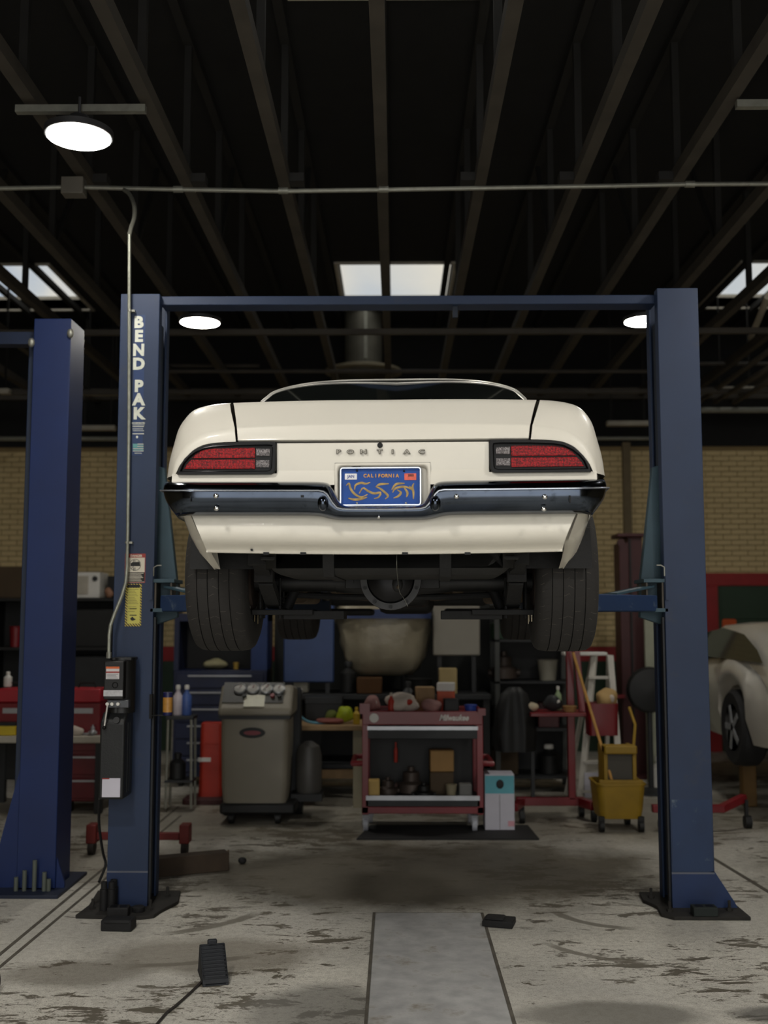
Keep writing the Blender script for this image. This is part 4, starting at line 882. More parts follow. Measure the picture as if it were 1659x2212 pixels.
l0, l1 = at(232,1524,YU), at(225,1572,YU-.03); MB().tube([l0, l1], .0045, 8).build('release_lever', MATS['roof_trim_satin'], pump); MB().sph(l1, .011).build('lever_knob', blackp, pump)
tube_thing('hydraulic_hose', 'dark hose hanging behind the pump down to the floor', 'hose', crv([at(215,1725,6.34), at(214,1780,6.5), at(222,1840,6.6), at(228,1868,6.62), at(214,1905,6.5)], 20), .008, rubber)

# spray can on the post, adapters and pads at its foot
q = at(362,1545,6.36); can = thing('spray_can', 'gold and navy can in a holder on the left lift post', 'can', q)
r = .5*(at(372.5,1520,6.36).x-at(351.5,1520,6.36).x); h = at(362,1495,6.36).z-q.z
def lz(name, prof, m, par, o=q, n=24): return MB().lathe(prof, n, Matrix.Translation(o)).build(name, m, par)
lz('can_base', [(r*.9,0),(r,.004),(r,h*.14)], pm('can_navy', (32,34,78), .35), can); lz('can_label', [(r*1.002,h*.14),(r*1.002,h*.78)], pm('can_gold', (176,126,56), .4, var=.15, scale=40), can); lz('can_cap', [(r,h*.78),(r,h*.98),(r*.9,h),(0,h)], MATS['can_navy'], can)
MB().box(-1.42, q.x+r*.6, 6.355, 6.385, q.z-.004, q.z).build('can_holder', blackp, can); MB().box(-1.425, -1.41, 6.35, 6.382, q.z-.02, q.z+.12).build('holder_back', blackp, can)
for px, y0, y1, Yq, r, labl in ((223.5,1905,1966,6.30,.022,'black lift adapter tube standing leftmost on the base plate'), (240,1902,1966,6.34,.022,'black lift adapter tube standing between two others on base plate'), (253,1898,1950,6.36,.024,'black lift adapter tube standing against the left blue post')):
    p0 = fl(px, 1966 if y1 > 1960 else 1952, .02); p0.y = min(p0.y, 6.345 if px > 250 else 6.33); hh = .155
    t = thing('lift_adapter', labl, 'adapter', p0, group='adapter tubes at the left post')
    MB().lathe([(r,0),(r,hh*.75),(r*.8,hh*.76),(r*.8,hh),(r*.62,hh),(r*.62,hh*.9),(0,hh*.9)], 22, Matrix.Translation(p0)).build('tube', rubber, t)
    MB().lathe([(r*1.06,hh*.70),(r*1.06,hh*.74)], 22, Matrix.Translation(p0)).build('collar', pump_m, t)
def rblock(name, label, x, y, z, w, d, h, rz, m=rubber, holes=True):
    t = thing(name, label, 'rubber block', (x, y, z), rz)
    MB().box(-w/2, w/2, -d/2, d/2, 0, h).build('block', m, t, local=True, bevel=.006)
    if holes:
        for s in (-.22, .22): MB().prism(rrect(s*w-.16*w, s*w+.16*w, -d*.28, d*.28, .006), h-.002, h+.001, 'z').build('recess', blackp, t, local=True)
    return t
p = fl(250,1984,.02); rblock('rubber_block', 'black rubber block lying on left base plate beside adapter tubes', p.x, p.y+.06, .02, .115, .08, .05, .05)
p = fl(251,2013); t = rblock('rubber_block', 'black rubber block on the floor in front of left base plate', p.x, p.y+.05, 0, .165, .10, .058, -.06); MB().box(-.07,.075,-.054,.03,.038,.06).build('folded_flap', rubber, t, local=True, bevel=.012)
p = fl(296,1972,.02); tag(MB().lathe([(.034,0),(.036,.004),(.036,.026),(.03,.03),(0,.03)], 24, Matrix.Translation((p.x, p.y+.03, .02))).build('rubber_puck', rubber), 'small round rubber puck on left base plate beside an anchor bolt', 'rubber puck')
p = fl(1527,1982,.02); rblock('rubber_block', 'dark green block with two holes on the right base plate', p.x, p.y+.05, .02, .135, .08, .05, 0, pm('green_rubber', (24,32,30), .8))
p = fl(1081,2006); t = rblock('rubber_block', 'black rubber block lying flat beside the concrete floor strip', p.x, p.y+.07, 0, .165, .13, .035, -.25, holes=False); MB().box(-.07,.03,-.05,.045,.033,.046).build('top_ridge', rubber, t, local=True, bevel=.008)
# wheel chock with rope
p = fl(466,2130); ch = thing('wheel_chock', 'black ribbed rubber wheel chock with a rope on the near floor', 'wheel chock', (p.x, p.y, 0), math.radians(16))
chm = pm('chock_rubber', (26,29,34), .7, var=.2, bump=.2)
W = .058; prof = [(0,0),(.235,0),(.225,.05),(.175,.135),(.15,.14),(.012,.03)]
MB().prism([(0,0),(.235,0),(.235,.012),(.012,.012)], -W, W, 'x').build('chock_base', chm, ch, local=True, bevel=.003)
for s in (-W, W-.014): MB().prism([(.0,.0),(.225,.0),(.172,.138),(.152,.14),(.008,.028)], s, s+.014, 'x').build('chock_side', chm, ch, local=True, bevel=.002)
MB().prism([(.0,.012),(.02,.012),(.165,.128),(.152,.14),(.008,.028)], -W, W, 'x').build('chock_ramp', chm, ch, local=True)
for k in range(10):
    u = k/9; yy, zz = lerp(.012,.150,u), lerp(.032,.140,u); MB().bar((-W+.004,yy,zz),(W-.004,yy,zz),.008,.007).build('rib', chm, ch, local=True, bevel=.0015)
MB().box(-.022,.022,.146,.170,.132,.162).build('chock_handle', chm, ch, local=True, bevel=.006)
tube_thing('rope', 'thin dark knotted rope trailing from the wheel chock', 'rope', crv([fl(437,2118,.01), fl(428,2128,.006), fl(405,2150,.006), fl(380,2172,.006), fl(362,2186,.006), fl(345,2205,.006), fl(320,2235,.006)], 30), .006, pm('rope_dark', (44,38,34), .9, bump=.6, bscale=200))
p = fl(362,2187,.012); bpy.data.objects['rope']; 
p = fl(-8,2150); tag(MB().lathe([(.0,0),(.055,0),(.06,.006),(.06,.03),(.05,.036),(.02,.036),(.02,.03),(0,.03)], 30, Matrix.Translation((p.x-.02,p.y,.065)) @ Matrix.Rotation(math.radians(80),4,'Y') @ Matrix.Translation((0,0,-.018))).build('rubber_roller', pm('maroon_rubber', (40,24,30), .6)), 'dark round wheel edge at the lower left picture border', 'wheel')
# ================================================================== BACKGROUND OF THE SHOP
red = pm('tool_red', (118,18,28), .4, var=.1, coat=.2); dkgrey = pm('dark_grey', (34,36,38), .6, var=.2); silver = pm('silver_trim', (176,178,182), .35, .5)
black = pm('shop_black', (14,15,15), .6, var=.3); navy = pm('navy_cabinet', (20,30,62), .45, var=.15); wood = pm('bench_wood', (150,122,86), .7, var=.2, scale=8)
grey_pl = pm('machine_grey', (132,126,112), .5, var=.06, scale=3); white_pl = pm('white_plastic', (214,212,206), .5, var=.05); card = pm('cardboard', (150,116,70), .8, var=.1)
orange = pm('safety_orange', (168,42,22), .55, var=.1); yellow = pm('mop_yellow', (144,114,24), .55, var=.15, dirt=(120,96,30), dthr=.6); maroon = pm('maroon_paint', (66,28,30), .55, var=.15, dirt=(52,24,24), dthr=.58)
rubberg = pm('caster_grey', (170,172,180), .5)
def caster(px, py, Y, par, r=.05, m=None, z=None):
    q = at(px, py, Y); x = q.x
    o = MB().cyl((x-.018, Y, r), (x+.018, Y, r), r, n=18).build('caster', m or rubberg, par)
    MB().prism([(Y-.02,r*.9),(Y+.02,r*.9),(Y+.03,r*2.3),(Y-.03,r*2.3)], x-.026, x+.026, 'x').build('caster_fork', m or silver, o)
    return o
def bx(par, name, m, x0, x1, y0, y1, Ya, Yb, bevel=.006):
    a, b = at(x0, y1, Ya), at(x1, y0, Ya); return MB().box(a.x, b.x, Ya, Yb, a.z, b.z).build(name, m, par, bevel=bevel)
def single(name, label, cat, m, x0, x1, y0, y1, Y, d, group=None, bevel=.008):
    a, b = at(x0, y1, Y), at(x1, y0, Y); return a.x, b.x, a.z, b.z
# ---- red tool cart
Y0, Y1 = 8.62, 9.12
cart = thing('tool_cart', 'red open tool cart with tray top in the centre of the shop floor', 'tool cart', (at(908,1795,8.7).x, 8.87, 0))
a = at(782,1760,Y0); b = at(1043,1535,Y0); X0, X1 = a.x, b.x
def Z(py, Y=Y0): return at(900, py, Y).z
for x in (X0, X1-.05):
    for y in (Y0, Y1-.05): MB().box(x, x+.05, y, y+.05, Z(1760), Z(1560)).build('upright', red, cart, bevel=.004)
MB().box(X0-.0, X1, Y0-.01, Y0+.012, Z(1566), Z(1536)).build('tray_front', red, cart, bevel=.006); MB().box(X0, X1, Y1-.012, Y1, Z(1566), Z(1536)).build('tray_back', red, cart, bevel=.006)
for x in (X0, X1-.012): MB().box(x, x+.012, Y0, Y1, Z(1566), Z(1536)).build('tray_side', red, cart)
MB().box(X0, X1, Y0, Y1, Z(1552), Z(1546)).build('tray_floor', red, cart)
MB().box(X0+.04, X1-.04, Y0-.006, Y0+.02, Z(1577), Z(1569)).build('drawer_trim', silver, cart); MB().box(X0+.04, X1-.04, Y0, Y1-.02, Z(1596), Z(1577)).build('drawer', dkgrey, cart, bevel=.004)
MB().box(X0+.03, X1-.03, Y0-.004, Y0+.02, Z(1729), Z(1719)).build('shelf_trim', silver, cart); MB().box(X0+.03, X1-.03, Y0, Y1, Z(1742), Z(1729)).build('shelf', dkgrey, cart); MB().box(X0, X1, Y0, Y0+.03, Z(1758), Z(1743)).build('bottom_rail', red, cart, bevel=.004); MB().box(X0, X1, Y1-.03, Y1, Z(1758), Z(1743)).build('bottom_rail', red, cart, bevel=.004)
for sgn, x in ((-1, X0), (1, X1)):
    MB().tube([(x, Y0+.02, Z(1650)), (x+sgn*.07, Y0+.02, Z(1650)), (x+sgn*.07, Y1-.05, Z(1650)), (x, Y1-.05, Z(1650))], .022, 8).build('side_handle', red, cart)
MB().box(X0-.02, X0+.06, Y0-.02, Y0+.03, Z(1542), Z(1520)).build('tray_corner', red, cart); MB().box(X1-.04, X1+.02, Y0-.02, Y0+.03, Z(1545), Z(1530)).build('tray_corner', red, cart)
for px, Y in ((790,8.7),(1025,8.7),(800,9.05),(1016,9.05)): caster(px, 1795, Y, cart, .055)
q = at(808,1551,Y0-.012); MB().cyl((q.x,Y0-.014,q.z),(q.x,Y0-.008,q.z),.036,n=20).build('round_badge', white_pl, cart)
text('lettering', 'Milwaukee', .062, white_pl, cart, Matrix.Translation(at(980,1551,Y0-.013)-cart.location) @ FACE, .001, .002, shear=.35, sx=.85)
MB().box(X0+.03, X1-.03, Y1-.02, Y1-.012, Z(1742), Z(1596)).build('back_panel', black, cart)
# things lying on and in the cart
zt = Z(1546)+.002; zs = Z(1729)+.002
def put(name, label, cat, m, px, z, w, d, h, Y, kind='box', rz=0, m2=None, group='clutter on the red tool cart', tilt=0):
    x = at(px, 1600, Y).x; t = thing(name, label, cat, (x, Y, z), rz, group=group)
    if kind == 'box':
        MB().box(-w/2, w/2, -d/2, d/2, 0, h).build('box_body', m, t, local=True, bevel=.008)
        if m2: MB().box(-w/2-.002, w/2+.002, -d/2-.002, d/2+.002, h*.72, h+.003).build('box_lid', m2, t, local=True, bevel=.006)
    elif kind == 'bottle':
        MB().lathe([(w*.46,0),(w*.5,.006),(w*.5,h*.62),(w*.2,h*.78),(w*.2,h*.86)], 20).build('bottle_body', m, t, local=True); MB().lathe([(w*.24,h*.85),(w*.24,h*.97),(w*.2,h),(0,h)], 16).build('bottle_cap', m2 or white_pl, t, local=True)
    elif kind == 'lump':
        mb = MB(); mb.sph((0,0,h*.5), w/2, d/2, h/2, 18, 12); rs = random.Random(name+label)
        ph = [rs.uniform(0, 6) for _ in range(6)]
        for i, v in enumerate(mb.v):
            f = 1+.16*math.sin(v.x*38+ph[0])*math.cos(v.z*44+ph[1])+.10*math.sin(v.y*60+ph[2]+v.x*23); mb.v[i] = Vector((v.x*f, v.y*f, max(0, h*.5+(v.z-h*.5)*f)))
        mb.build('lump_body', m, t, local=True, ang=80)
        if m2: MB().sph((w*.18,-d*.3,h*.6), w*.16, d*.2, h*.18, 12, 8).build('lump_patch', m2, t, local=True)
    elif kind == 'cup':
        MB().lathe([(w*.4,0),(w*.5,h),(w*.46,h),(w*.37,.01),(0,.01)], 20).build('cup_body', m, t, local=True)
        MB().lathe([(w*.5,h-.012),(w*.53,h-.006),(w*.5,h)], 20).build('cup_rim', m2 or m, t, local=True)
    elif kind == 'part':
        MB().lathe([(w*.2,0),(w*.5,.02),(w*.5,h*.4),(w*.3,h*.5),(w*.3,h*.8),(w*.12,h*.84),(w*.12,h)], 18).build('part_hub', m, t, local=True)
        MB().cyl((-w*.6,0,h*.25),(w*.6,0,h*.25),h*.14,n=12).build('part_shaft', m2 or m, t, local=True)
    return t
paper = pm('crumpled_paper', (196,184,172), .8, var=.1, bump=.5, bscale=30); dpink = pm('dusty_pink', (150,110,106), .8, var=.2); brass = pm('oily_metal', (74,64,58), .5, .4, var=.3)
put('paper_bag', 'crumpled whitish paper bag with orange end on the cart tray', 'bag', paper, 868, zt, .26, .2, .16, 8.8, 'lump', 0, orange)
put('orange_tube', 'orange tube leaning at left of paper bag on the cart', 'tube', orange, 845, zt, .05, .05, .17, 8.72, 'bottle', 0, paper)
put('shop_rag', 'pinkish grey rag heaped at left end of the cart tray', 'rag', dpink, 803, zt, .13, .15, .14, 8.85, 'lump', 0, paper)
put('shop_rag', 'dusty rag heaped between paper bag and black box', 'rag', dpink, 932, zt, .16, .16, .12, 8.75, 'lump')
put('wooden_box', 'small tan wooden box behind rags on the cart tray', 'box', wood, 918, zt, .15, .12, .20, 9.0, 'box', .1)
put('parts_box', 'orange box with white lid at back of the cart tray', 'box', pm('box_orange', (196,88,56), .6), 964, zt, .14, .12, .23, 9.0, 'box', -.1, white_pl)
put('black_case', 'small black case standing on the cart tray', 'case', black, 975, zt, .12, .10, .12, 8.78, 'box', .05)
put('blue_cup', 'blue cup at right end of the cart tray', 'cup', pm('cup_blue', (48,74,160), .4), 1017, zt, .10, .10, .075, 8.75, 'cup')
put('dark_bottle', 'dark round bottle at back of the cart tray', 'bottle', dkgrey, 882, zt, .11, .11, .24, 9.05, 'bottle', 0, dkgrey)
g2 = 'clutter on the lower cart shelf'
put('cardboard_box', 'brown cardboard box standing inside the red cart', 'box', card, 953, zs+.18, .19, .15, .17, 8.95, 'box', .05, None, g2); put('cardboard_box', 'dark brown carton carrying another carton inside the red cart', 'box', pm('carton_dark', (70,56,38), .8), 953, zs, .19, .17, .178, 8.95, 'box', 0, None, g2)
put('tan_box', 'tan small box at left of the lower cart shelf', 'box', pm('tan_box', (206,172,100), .7), 808, zs, .09, .10, .14, 8.75, 'box', 0, None, g2); put('grey_box', 'grey plastic box at right of the lower cart shelf', 'box', pm('greybox', (112,112,108), .6), 1004, zs, .10, .10, .11, 8.75, 'box', 0, None, g2)
put('tape_roll', 'beige roll on the lower cart shelf beside grey box', 'roll', pm('beige_roll', (150,140,114), .7), 974, zs, .09, .09, .10, 8.78, 'cup', 0, None, g2)
put('gear_part', 'oily metal gearbox part on the lower cart shelf, left one', 'machine part', brass, 838, zs, .15, .15, .15, 8.82, 'part', .3, None, g2); put('gear_part', 'oily metal gearbox part on the lower cart shelf, middle one', 'machine part', brass, 888, zs, .22, .2, .22, 8.9, 'part', -.4, pm('pinkish_metal', (104,82,78), .5, .3), g2)
put('gear_part', 'dark metal housing lying low in front on the cart shelf', 'machine part', castm, 915, zs, .16, .15, .12, 8.72, 'part', .1, None, g2); put('orange_screwdriver', 'tiny orange handled tool hanging inside the red cart', 'tool', orange, 855, zs+.24, .03, .03, .16, 9.0, 'bottle', 0, orange, g2)
# ---- refrigerant machine
Y0 = 8.95; mc = at(556,1775,Y0); mach = thing('recovery_machine', 'tall grey service machine with four white gauges on its slanted top', 'machine', (mc.x, 9.2, 0))
def zz(py, Y=Y0): return at(556, py, Y).z
xl, xr = at(476,1600,Y0).x, at(622,1600,Y0).x
rows = [[Vector((x, y, zz(py))) for x, y in rrect(xl+e, xr-e, Y0+e, Y0+.5, .05)] for py, e in ((1738,.02),(1700,.008),(1600,.0),(1548,.0))]
MB().loft(rows, True, True, True).build('cabinet', grey_pl, mach, ang=40)
MB().prism([(Y0-.03,zz(1548)),(Y0+.5,zz(1548)),(Y0+.5,zz(1492)),(Y0+.15,zz(1482)),(Y0-.03,zz(1534))], xl-.02, xr+.03, 'x').build('control_hood', grey_pl, mach, bevel=.03, seg=3)
MB().box(xl-.015, xr+.02, Y0-.034, Y0+.5, zz(1553), zz(1545)).build('hood_seam', dkgrey, mach)
sl = Vector((0, .18, zz(1482)-zz(1534))); sn = Vector((0, -sl.z, sl.y)).normalized()
def onslope(px, u): q = at(px, 1500, Y0+.1); return Vector((q.x, Y0-.03+sl.y*u, zz(1534)+sl.z*u))+sn*.004
T0 = lambda p: Matrix.Translation(p) @ Vector((0,0,1)).rotation_difference(sn).to_matrix().to_4x4()
MB().box(-.25,.25,-.11,.10,-.002,.004, T0(onslope(548,.70))).build('gauge_panel', pm('panel_dark', (60,60,56), .5), mach)
for px in (518, 546, 575, 602):
    g = MB().lathe([(.05,0),(.052,.02),(.045,.024),(.045,.02),(0,.02)], 24, T0(onslope(px,.80))).build('gauge', silver, mach); MB().lathe([(0,.021),(.044,.021)], 24, T0(onslope(px,.80))).build('gauge_face', white_pl, g); MB().bar(onslope(px,.80)+sn*.024, onslope(px,.9)+sn*.024+Vector((.012,0,0)), .004).build('gauge_needle', red, g)
MB().box(-.085,.085,-.06,.06,0,.006, T0(onslope(552,.35))).build('display_label', pm('label_cream', (220,218,198), .5), mach)
for px in (530,590,605): MB().cyl(onslope(px,.52), onslope(px,.52)+sn*.025, .018, n=14).build('knob', red if px == 590 else dkgrey, mach)
q = at(545,1583,Y0-.006); MB().prism([(q.x+.105*math.cos(2*PI*k/28), q.z+.042*math.sin(2*PI*k/28)) for k in range(28)], Y0-.012, Y0+.01).build('oval_badge', black, mach); MB().prism([(q.x+.07*math.cos(2*PI*k/24), q.z+.018*math.sin(2*PI*k/24)) for k in range(24)], Y0-.016, Y0-.011).build('badge_stripe', pm('badge_red', (120,40,50), .5), mach)
MB().box(xl-.0, xr+.06, Y0-.0, Y0+.62, zz(1760), zz(1736)).build('base_tray', black, mach, bevel=.02)
for x in (xl-.01, xr+.05): MB().cyl((x-.03,Y0+.5,.11),(x+.03,Y0+.5,.11),.11,n=24).build('wheel', rubber, mach)
for px in (500, 600): caster(px, 1772, Y0+.06, mach, .045, black)
MB().prism([(Y0+.5,.1),(Y0+.66,.1),(Y0+.6,zz(1500)),(Y0+.5,zz(1492))], xl+.02, xr+.06, 'x').build('rear_frame', dkgrey, mach, bevel=.01)
c = at(662,1700,9.4); MB().lathe([(.10,.20),(.11,.24),(.11,.50),(.09,.58),(.03,.62)], 22, Matrix.Translation((xr+.14,9.35,0))).build('gas_cylinder', pm('cyl_grey', (70,68,64), .5), mach)
MB().box(xr+.0, xr+.26, 9.22, 9.48, .14, .20).build('cylinder_shelf', black, mach)
# ---- orange channeliser with base
p = fl(452,1737); oc = thing('channelizer_post', 'orange plastic barricade post beside the grey machine', 'barricade', (p.x, p.y, 0))
w = .5*(at(475,1650,p.y).x-at(425,1650,p.y).x); h = at(450,1563,p.y).z
MB().loft([[Vector((p.x+x*f, p.y+y*f+.12, z)) for x, y in rrect(-w, w, -w*.8, w*.8, w*.4)] for f, z in ((1.08,.06),(1.0,.3),(.95,h-.02),(.88,h))], True, True, True).build('drum_body', orange, oc, ang=50)
for zc in (.32, .52): MB().loft([[Vector((p.x+x, p.y+y+.12, z)) for x, y in rrect(-w*1.03, w*1.03, -w*.85, w*.85, w*.4)] for z in (zc, zc+.012)], True).build('ridge', orange, oc)
qa = at(440,1642,p.y); MB().box(qa.x-w*.55, qa.x+w*.55, p.y+.12-w*.86, p.y+.12-w*.78, qa.z-.018, qa.z+.018).build('reflective_strip', white_pl, oc)
MB().loft([[Vector((p.x-.05+x*f, p.y+y*f+.1, z)) for x, y in rrect(-.19, .19, -.16, .16, .05)] for f, z in ((1,0),(1,.045),(.85,.06))], True, True, True).build('rubber_base', pm('base_maroon', (58,22,22), .7), oc, bevel=.005)
# ---- navy tool cabinet with open hutch, left of the machine
Y0 = 10.9
nx0, nx1 = at(372,1600,Y0).x, at(575,1600,Y0).x
cab = thing('tool_cabinet', 'tall navy blue tool cabinet behind the barricade post', 'cabinet', ((nx0+nx1)/2, Y0+.3, 0)); z_ = lambda py, Y=10.9: at(460, py, Y).z
MB().box(nx0, nx1, Y0, Y0+.55, .10, z_(1448)).build('cabinet_body', navy, cab, bevel=.008)
nd = 6; zz0, zz1 = .14, z_(1452)
for k in range(nd):
    a_, b_ = lerp(zz0, zz1, k/nd)+.008, lerp(zz0, zz1, (k+1)/nd)-.008
    d_ = MB().box(nx0+.03, nx1-.03, Y0-.02, Y0+.01, a_, b_).build('drawer', navy, cab, bevel=.005); MB().box(nx0+.15, nx1-.15, Y0-.035, Y0-.02, b_-.035, b_-.02).build('drawer_pull', silver, d_)
MB().box(nx0, nx0+.05, Y0, Y0+.5, z_(1448), z_(1335)).build('hutch_side', navy, cab); MB().box(nx1-.16, nx1, Y0, Y0+.5, z_(1448), z_(1320)).build('hutch_side', pm('blue_side', (26,52,104), .5), cab)
MB().box(nx0, nx1, Y0+.45, Y0+.5, z_(1448), z_(1335)).build('hutch_back', black, cab); MB().box(nx0, nx1, Y0+.02, Y0+.5, z_(1342), z_(1325)).build('hutch_top', navy, cab)
for x in (nx0+.08, nx1-.08): MB().cyl((x-.02,Y0+.08,.05),(x+.02,Y0+.08,.05),.05,n=16).build('caster', black, cab)
put('instrument_case', 'pale instrument lying on navy cabinet top', 'instrument', pm('pale_olive', (150,144,110), .7), 462, z_(1448)+.003, .24, .2, .10, Y0+.25, 'lump', 0, None, 'things on the navy cabinet'); put('yellow_can', 'small yellow tin on navy cabinet beside blue hutch side', 'tin', pm('tin_yellow', (170,140,60), .5), 508, z_(1448)+.003, .06, .06, .07, Y0+.15, 'cup', 0, None, 'things on the navy cabinet')
tb = at(375,1330,10.3); put('yellow_helmet', 'small yellow plastic cap on top of the navy cabinet', 'cap', pm('cap_yellow', (186,150,50), .5), 376, z_(1326)+.003, .14, .14, .09, Y0+.2, 'lump', 0, None, 'things on the navy cabinet')
# ---- small stand with spray bottles
p = at(392,1570,9.6); st = thing('side_stand', 'thin legged stand holding spray bottles beside the left lift post', 'stand', (p.x, 9.6, 0)); zt2 = at(390,1545,9.6).z
MB().box(p.x-.12, p.x+.12, 9.5, 9.72, zt2-.03, zt2).build('stand_top', dkgrey, st, bevel=.005)
for dx, dy in ((-.1,9.52),(.1,9.52),(-.1,9.7),(.1,9.7)): MB().tube([(p.x+dx, dy, zt2-.02), (p.x+dx*1.1, dy, .03)], .012, 8).build('leg', galv, st)
MB().box(p.x-.12, p.x+.12, 9.5, 9.72, .25, .27).build('lower_shelf', dkgrey, st)
for px, m, m2, lab_ in ((383,pm('mauve_white', (200,190,196), .5),white_pl,'whitish spray bottle on the thin legged stand'), (402,pm('bottle_blue', (70,96,160), .4),white_pl,'blue spray bottle with white cap on the thin legged stand')):
    put('spray_bottle', lab_, 'bottle', m, px, zt2+.002, .085, .085, .26, 9.6, 'bottle', 0, m2, 'bottles on the stand')
put('black_jug', 'black jug on the lower shelf of the thin legged stand', 'jug', black, 385, .272, .14, .14, .22, 9.6, 'bottle', 0, black, 'bottles on the stand')
# ---- wooden workbench behind cart
Y0 = 9.75; bx0, bx1 = at(600,1580,Y0).x, at(792,1580,Y0).x; bz = at(700,1567,Y0).z
bench = thing('workbench', 'low wooden workbench between the grey machine and red cart', 'workbench', ((bx0+bx1)/2, Y0+.3, 0))
for k in range(4): MB().box(bx0, bx1, Y0+k*.155, Y0+k*.155+.15, bz-.045, bz).build('plank', wood, bench, bevel=.005)
for x in (bx0+.06, bx1-.08):
    for y in (Y0+.05, Y0+.55): MB().box(x-.04, x+.04, y-.04, y+.04, 0, bz-.045).build('leg', pm('leg_grey', (140,132,110), .7), bench, bevel=.004)
MB().box(bx0, bx1, Y0+.5, Y0+.54, .18, .26).build('stretcher', wood, bench)
g3 = 'clutter on the wooden bench'
neon = pm('neon_yellow', (170,186,40), .5)
put('yellow_glove', 'bright yellow glove heap on the wooden bench', 'glove', neon, 745, bz+.002, .15, .12, .16, Y0+.2, 'lump', 0, pm('gl_green', (120,150,60), .6), g3); put('green_rag', 'olive green rag on the wooden bench left of the yellow glove', 'rag', pm('olive_rag', (84,92,30), .8), 714, bz+.002, .12, .12, .11, Y0+.25, 'lump', 0, None, g3)
put('yellow_bottle', 'slim yellow bottle on the wooden bench next to the red cart', 'bottle', pm('bt_yellow', (190,158,40), .5), 770, bz+.002, .06, .06, .15, Y0+.1, 'bottle', 0, pm('bt_yellow', (190,158,40)), g3)
put('red_rag', 'flat reddish rag on the wooden bench', 'rag', pm('rag_brick', (120,66,58), .8), 715, bz+.002, .26, .16, .05, Y0+.14, 'lump', 0, None, g3)
put('black_toolbox', 'black toolbox at back of the wooden bench', 'toolbox', black, 700, bz+.002, .34, .2, .22, Y0+.45, 'box', 0, dkgrey, g3)
tube_thing('blue_hose', 'light blue hose curled on the wooden bench beside grey machine', 'hose', crv([at(648,1534,Y0+.05), at(650,1548,Y0+.03), at(664,1558,Y0+.05), at(684,1562,Y0+.1), at(700,1563,Y0+.15)], 20), .012, pm('hose_blue', (96,150,170), .5))
sh0 = at(600,1480,10.3)
rk = thing('steel_counter', 'dark steel counter carrying the blue panel and plastic wrapped engine', 'counter', (at(830,1500,10.7).x, 10.7, 0))
cx0, cx1, cz = at(590,1480,10.4).x, at(1060,1480,10.4).x, at(800,1500,10.4).z
MB().box(cx0, cx1, 10.4, 11.2, cz-.05, cz).build('counter_top', dkgrey, rk, bevel=.006)
for x in (cx0+.04, (cx0+cx1)/2, cx1-.04):
    for y in (10.45, 11.15): MB().box(x-.03, x+.03, y-.03, y+.03, 0, cz-.05).build('leg', dkgrey, rk)
MB().box(cx0, cx1, 11.1, 11.15, .1, cz-.05).build('counter_back', black, rk); MB().box(cx0, cx1, 10.42, 11.15, .25, .29).build('lower_shelf', dkgrey, rk)
put('grey_bin', 'tall pale grey bin standing behind the gauges machine', 'bin', pm('pale_bin', (170,166,150), .6), 650, cz+.002, .14, .14, .16, 10.68, 'box', 0, None, 'clutter on the steel counter')
bx_ = pb(592, 1062, 1300, 1500, 11.3); pg = thing('pegboard', 'dark pegboard standing behind the steel counter', 'pegboard', ((bx_[0]+bx_[1])/2, 11.3, 0)); MB().box(bx_[0], bx_[1], 11.28, 11.3, .3, bx_[3]).build('board', pm('dark_board', (30,32,30), .8, var=.3, scale=3), pg)
for x in (bx_[0]+.05, bx_[1]-.05): MB().box(x-.03, x+.03, 11.3, 11.36, 0, bx_[3]).build('board_post', dkgrey, pg)
def stand_panel(name, label, cat, m, x0, x1, y0, y1, Y, d, zfloor, mf):
    a_, b_ = at(x0, y1, Y), at(x1, y0, Y); t = thing(name, label, cat, ((a_.x+b_.x)/2, Y+d/2, zfloor))
    MB().box(a_.x, b_.x, Y, Y+d, a_.z, b_.z).build('panel_face', m, t, bevel=.012)
    for x in (a_.x+.06, b_.x-.06): MB().box(x-.02, x+.02, Y+d*.3, Y+d*.7, zfloor, a_.z+.02).build('panel_foot', mf, t)
    return t
stand_panel('blue_board', 'upright plain blue steel panel hanging under the coupe in the background', 'panel', pm('steel_blue', (44,66,112), .5, var=.1), 612, 722, 1270, 1474, 10.5, .05, cz, dkgrey)
stand_panel('grey_board', 'upright pale grey panel right of the plastic wrapped engine', 'panel', pm('pale_panel', (138,134,124), .6, var=.05), 936, 1036, 1290, 1416, 10.6, .06, cz, dkgrey)
put('white_tray', 'whitish tray on the steel counter left of the blue panel', 'tray', white_pl, 634, cz+.002, .16, .07, .05, 10.45, 'box', 0, None, 'clutter on the steel counter'); put('tan_carton', 'tan carton on steel counter under the grey panel', 'box', pm('tan_carton', (170,150,104), .8), 968, cz+.002, .17, .14, .24, 10.52, 'box', 0, None, 'clutter on the steel counter'); put('brown_box', 'dark brown box on steel counter under plastic wrapped engine', 'box', pm('brown_box', (84,54,22), .8), 798, cz+.002, .24, .2, .15, 10.55, 'box', 0, None, 'clutter on the steel counter')
put('dark_jug', 'dark bottle on steel counter left of the brown box', 'bottle', black, 752, cz+.002, .16, .16, .3, 10.6, 'bottle', 0, dkgrey, 'clutter on the steel counter'); put('black_drum', 'round black drum on steel counter behind the cart', 'drum', black, 905, cz+.002, .26, .26, .14, 10.62, 'cup', 0, None, 'clutter on the steel counter')
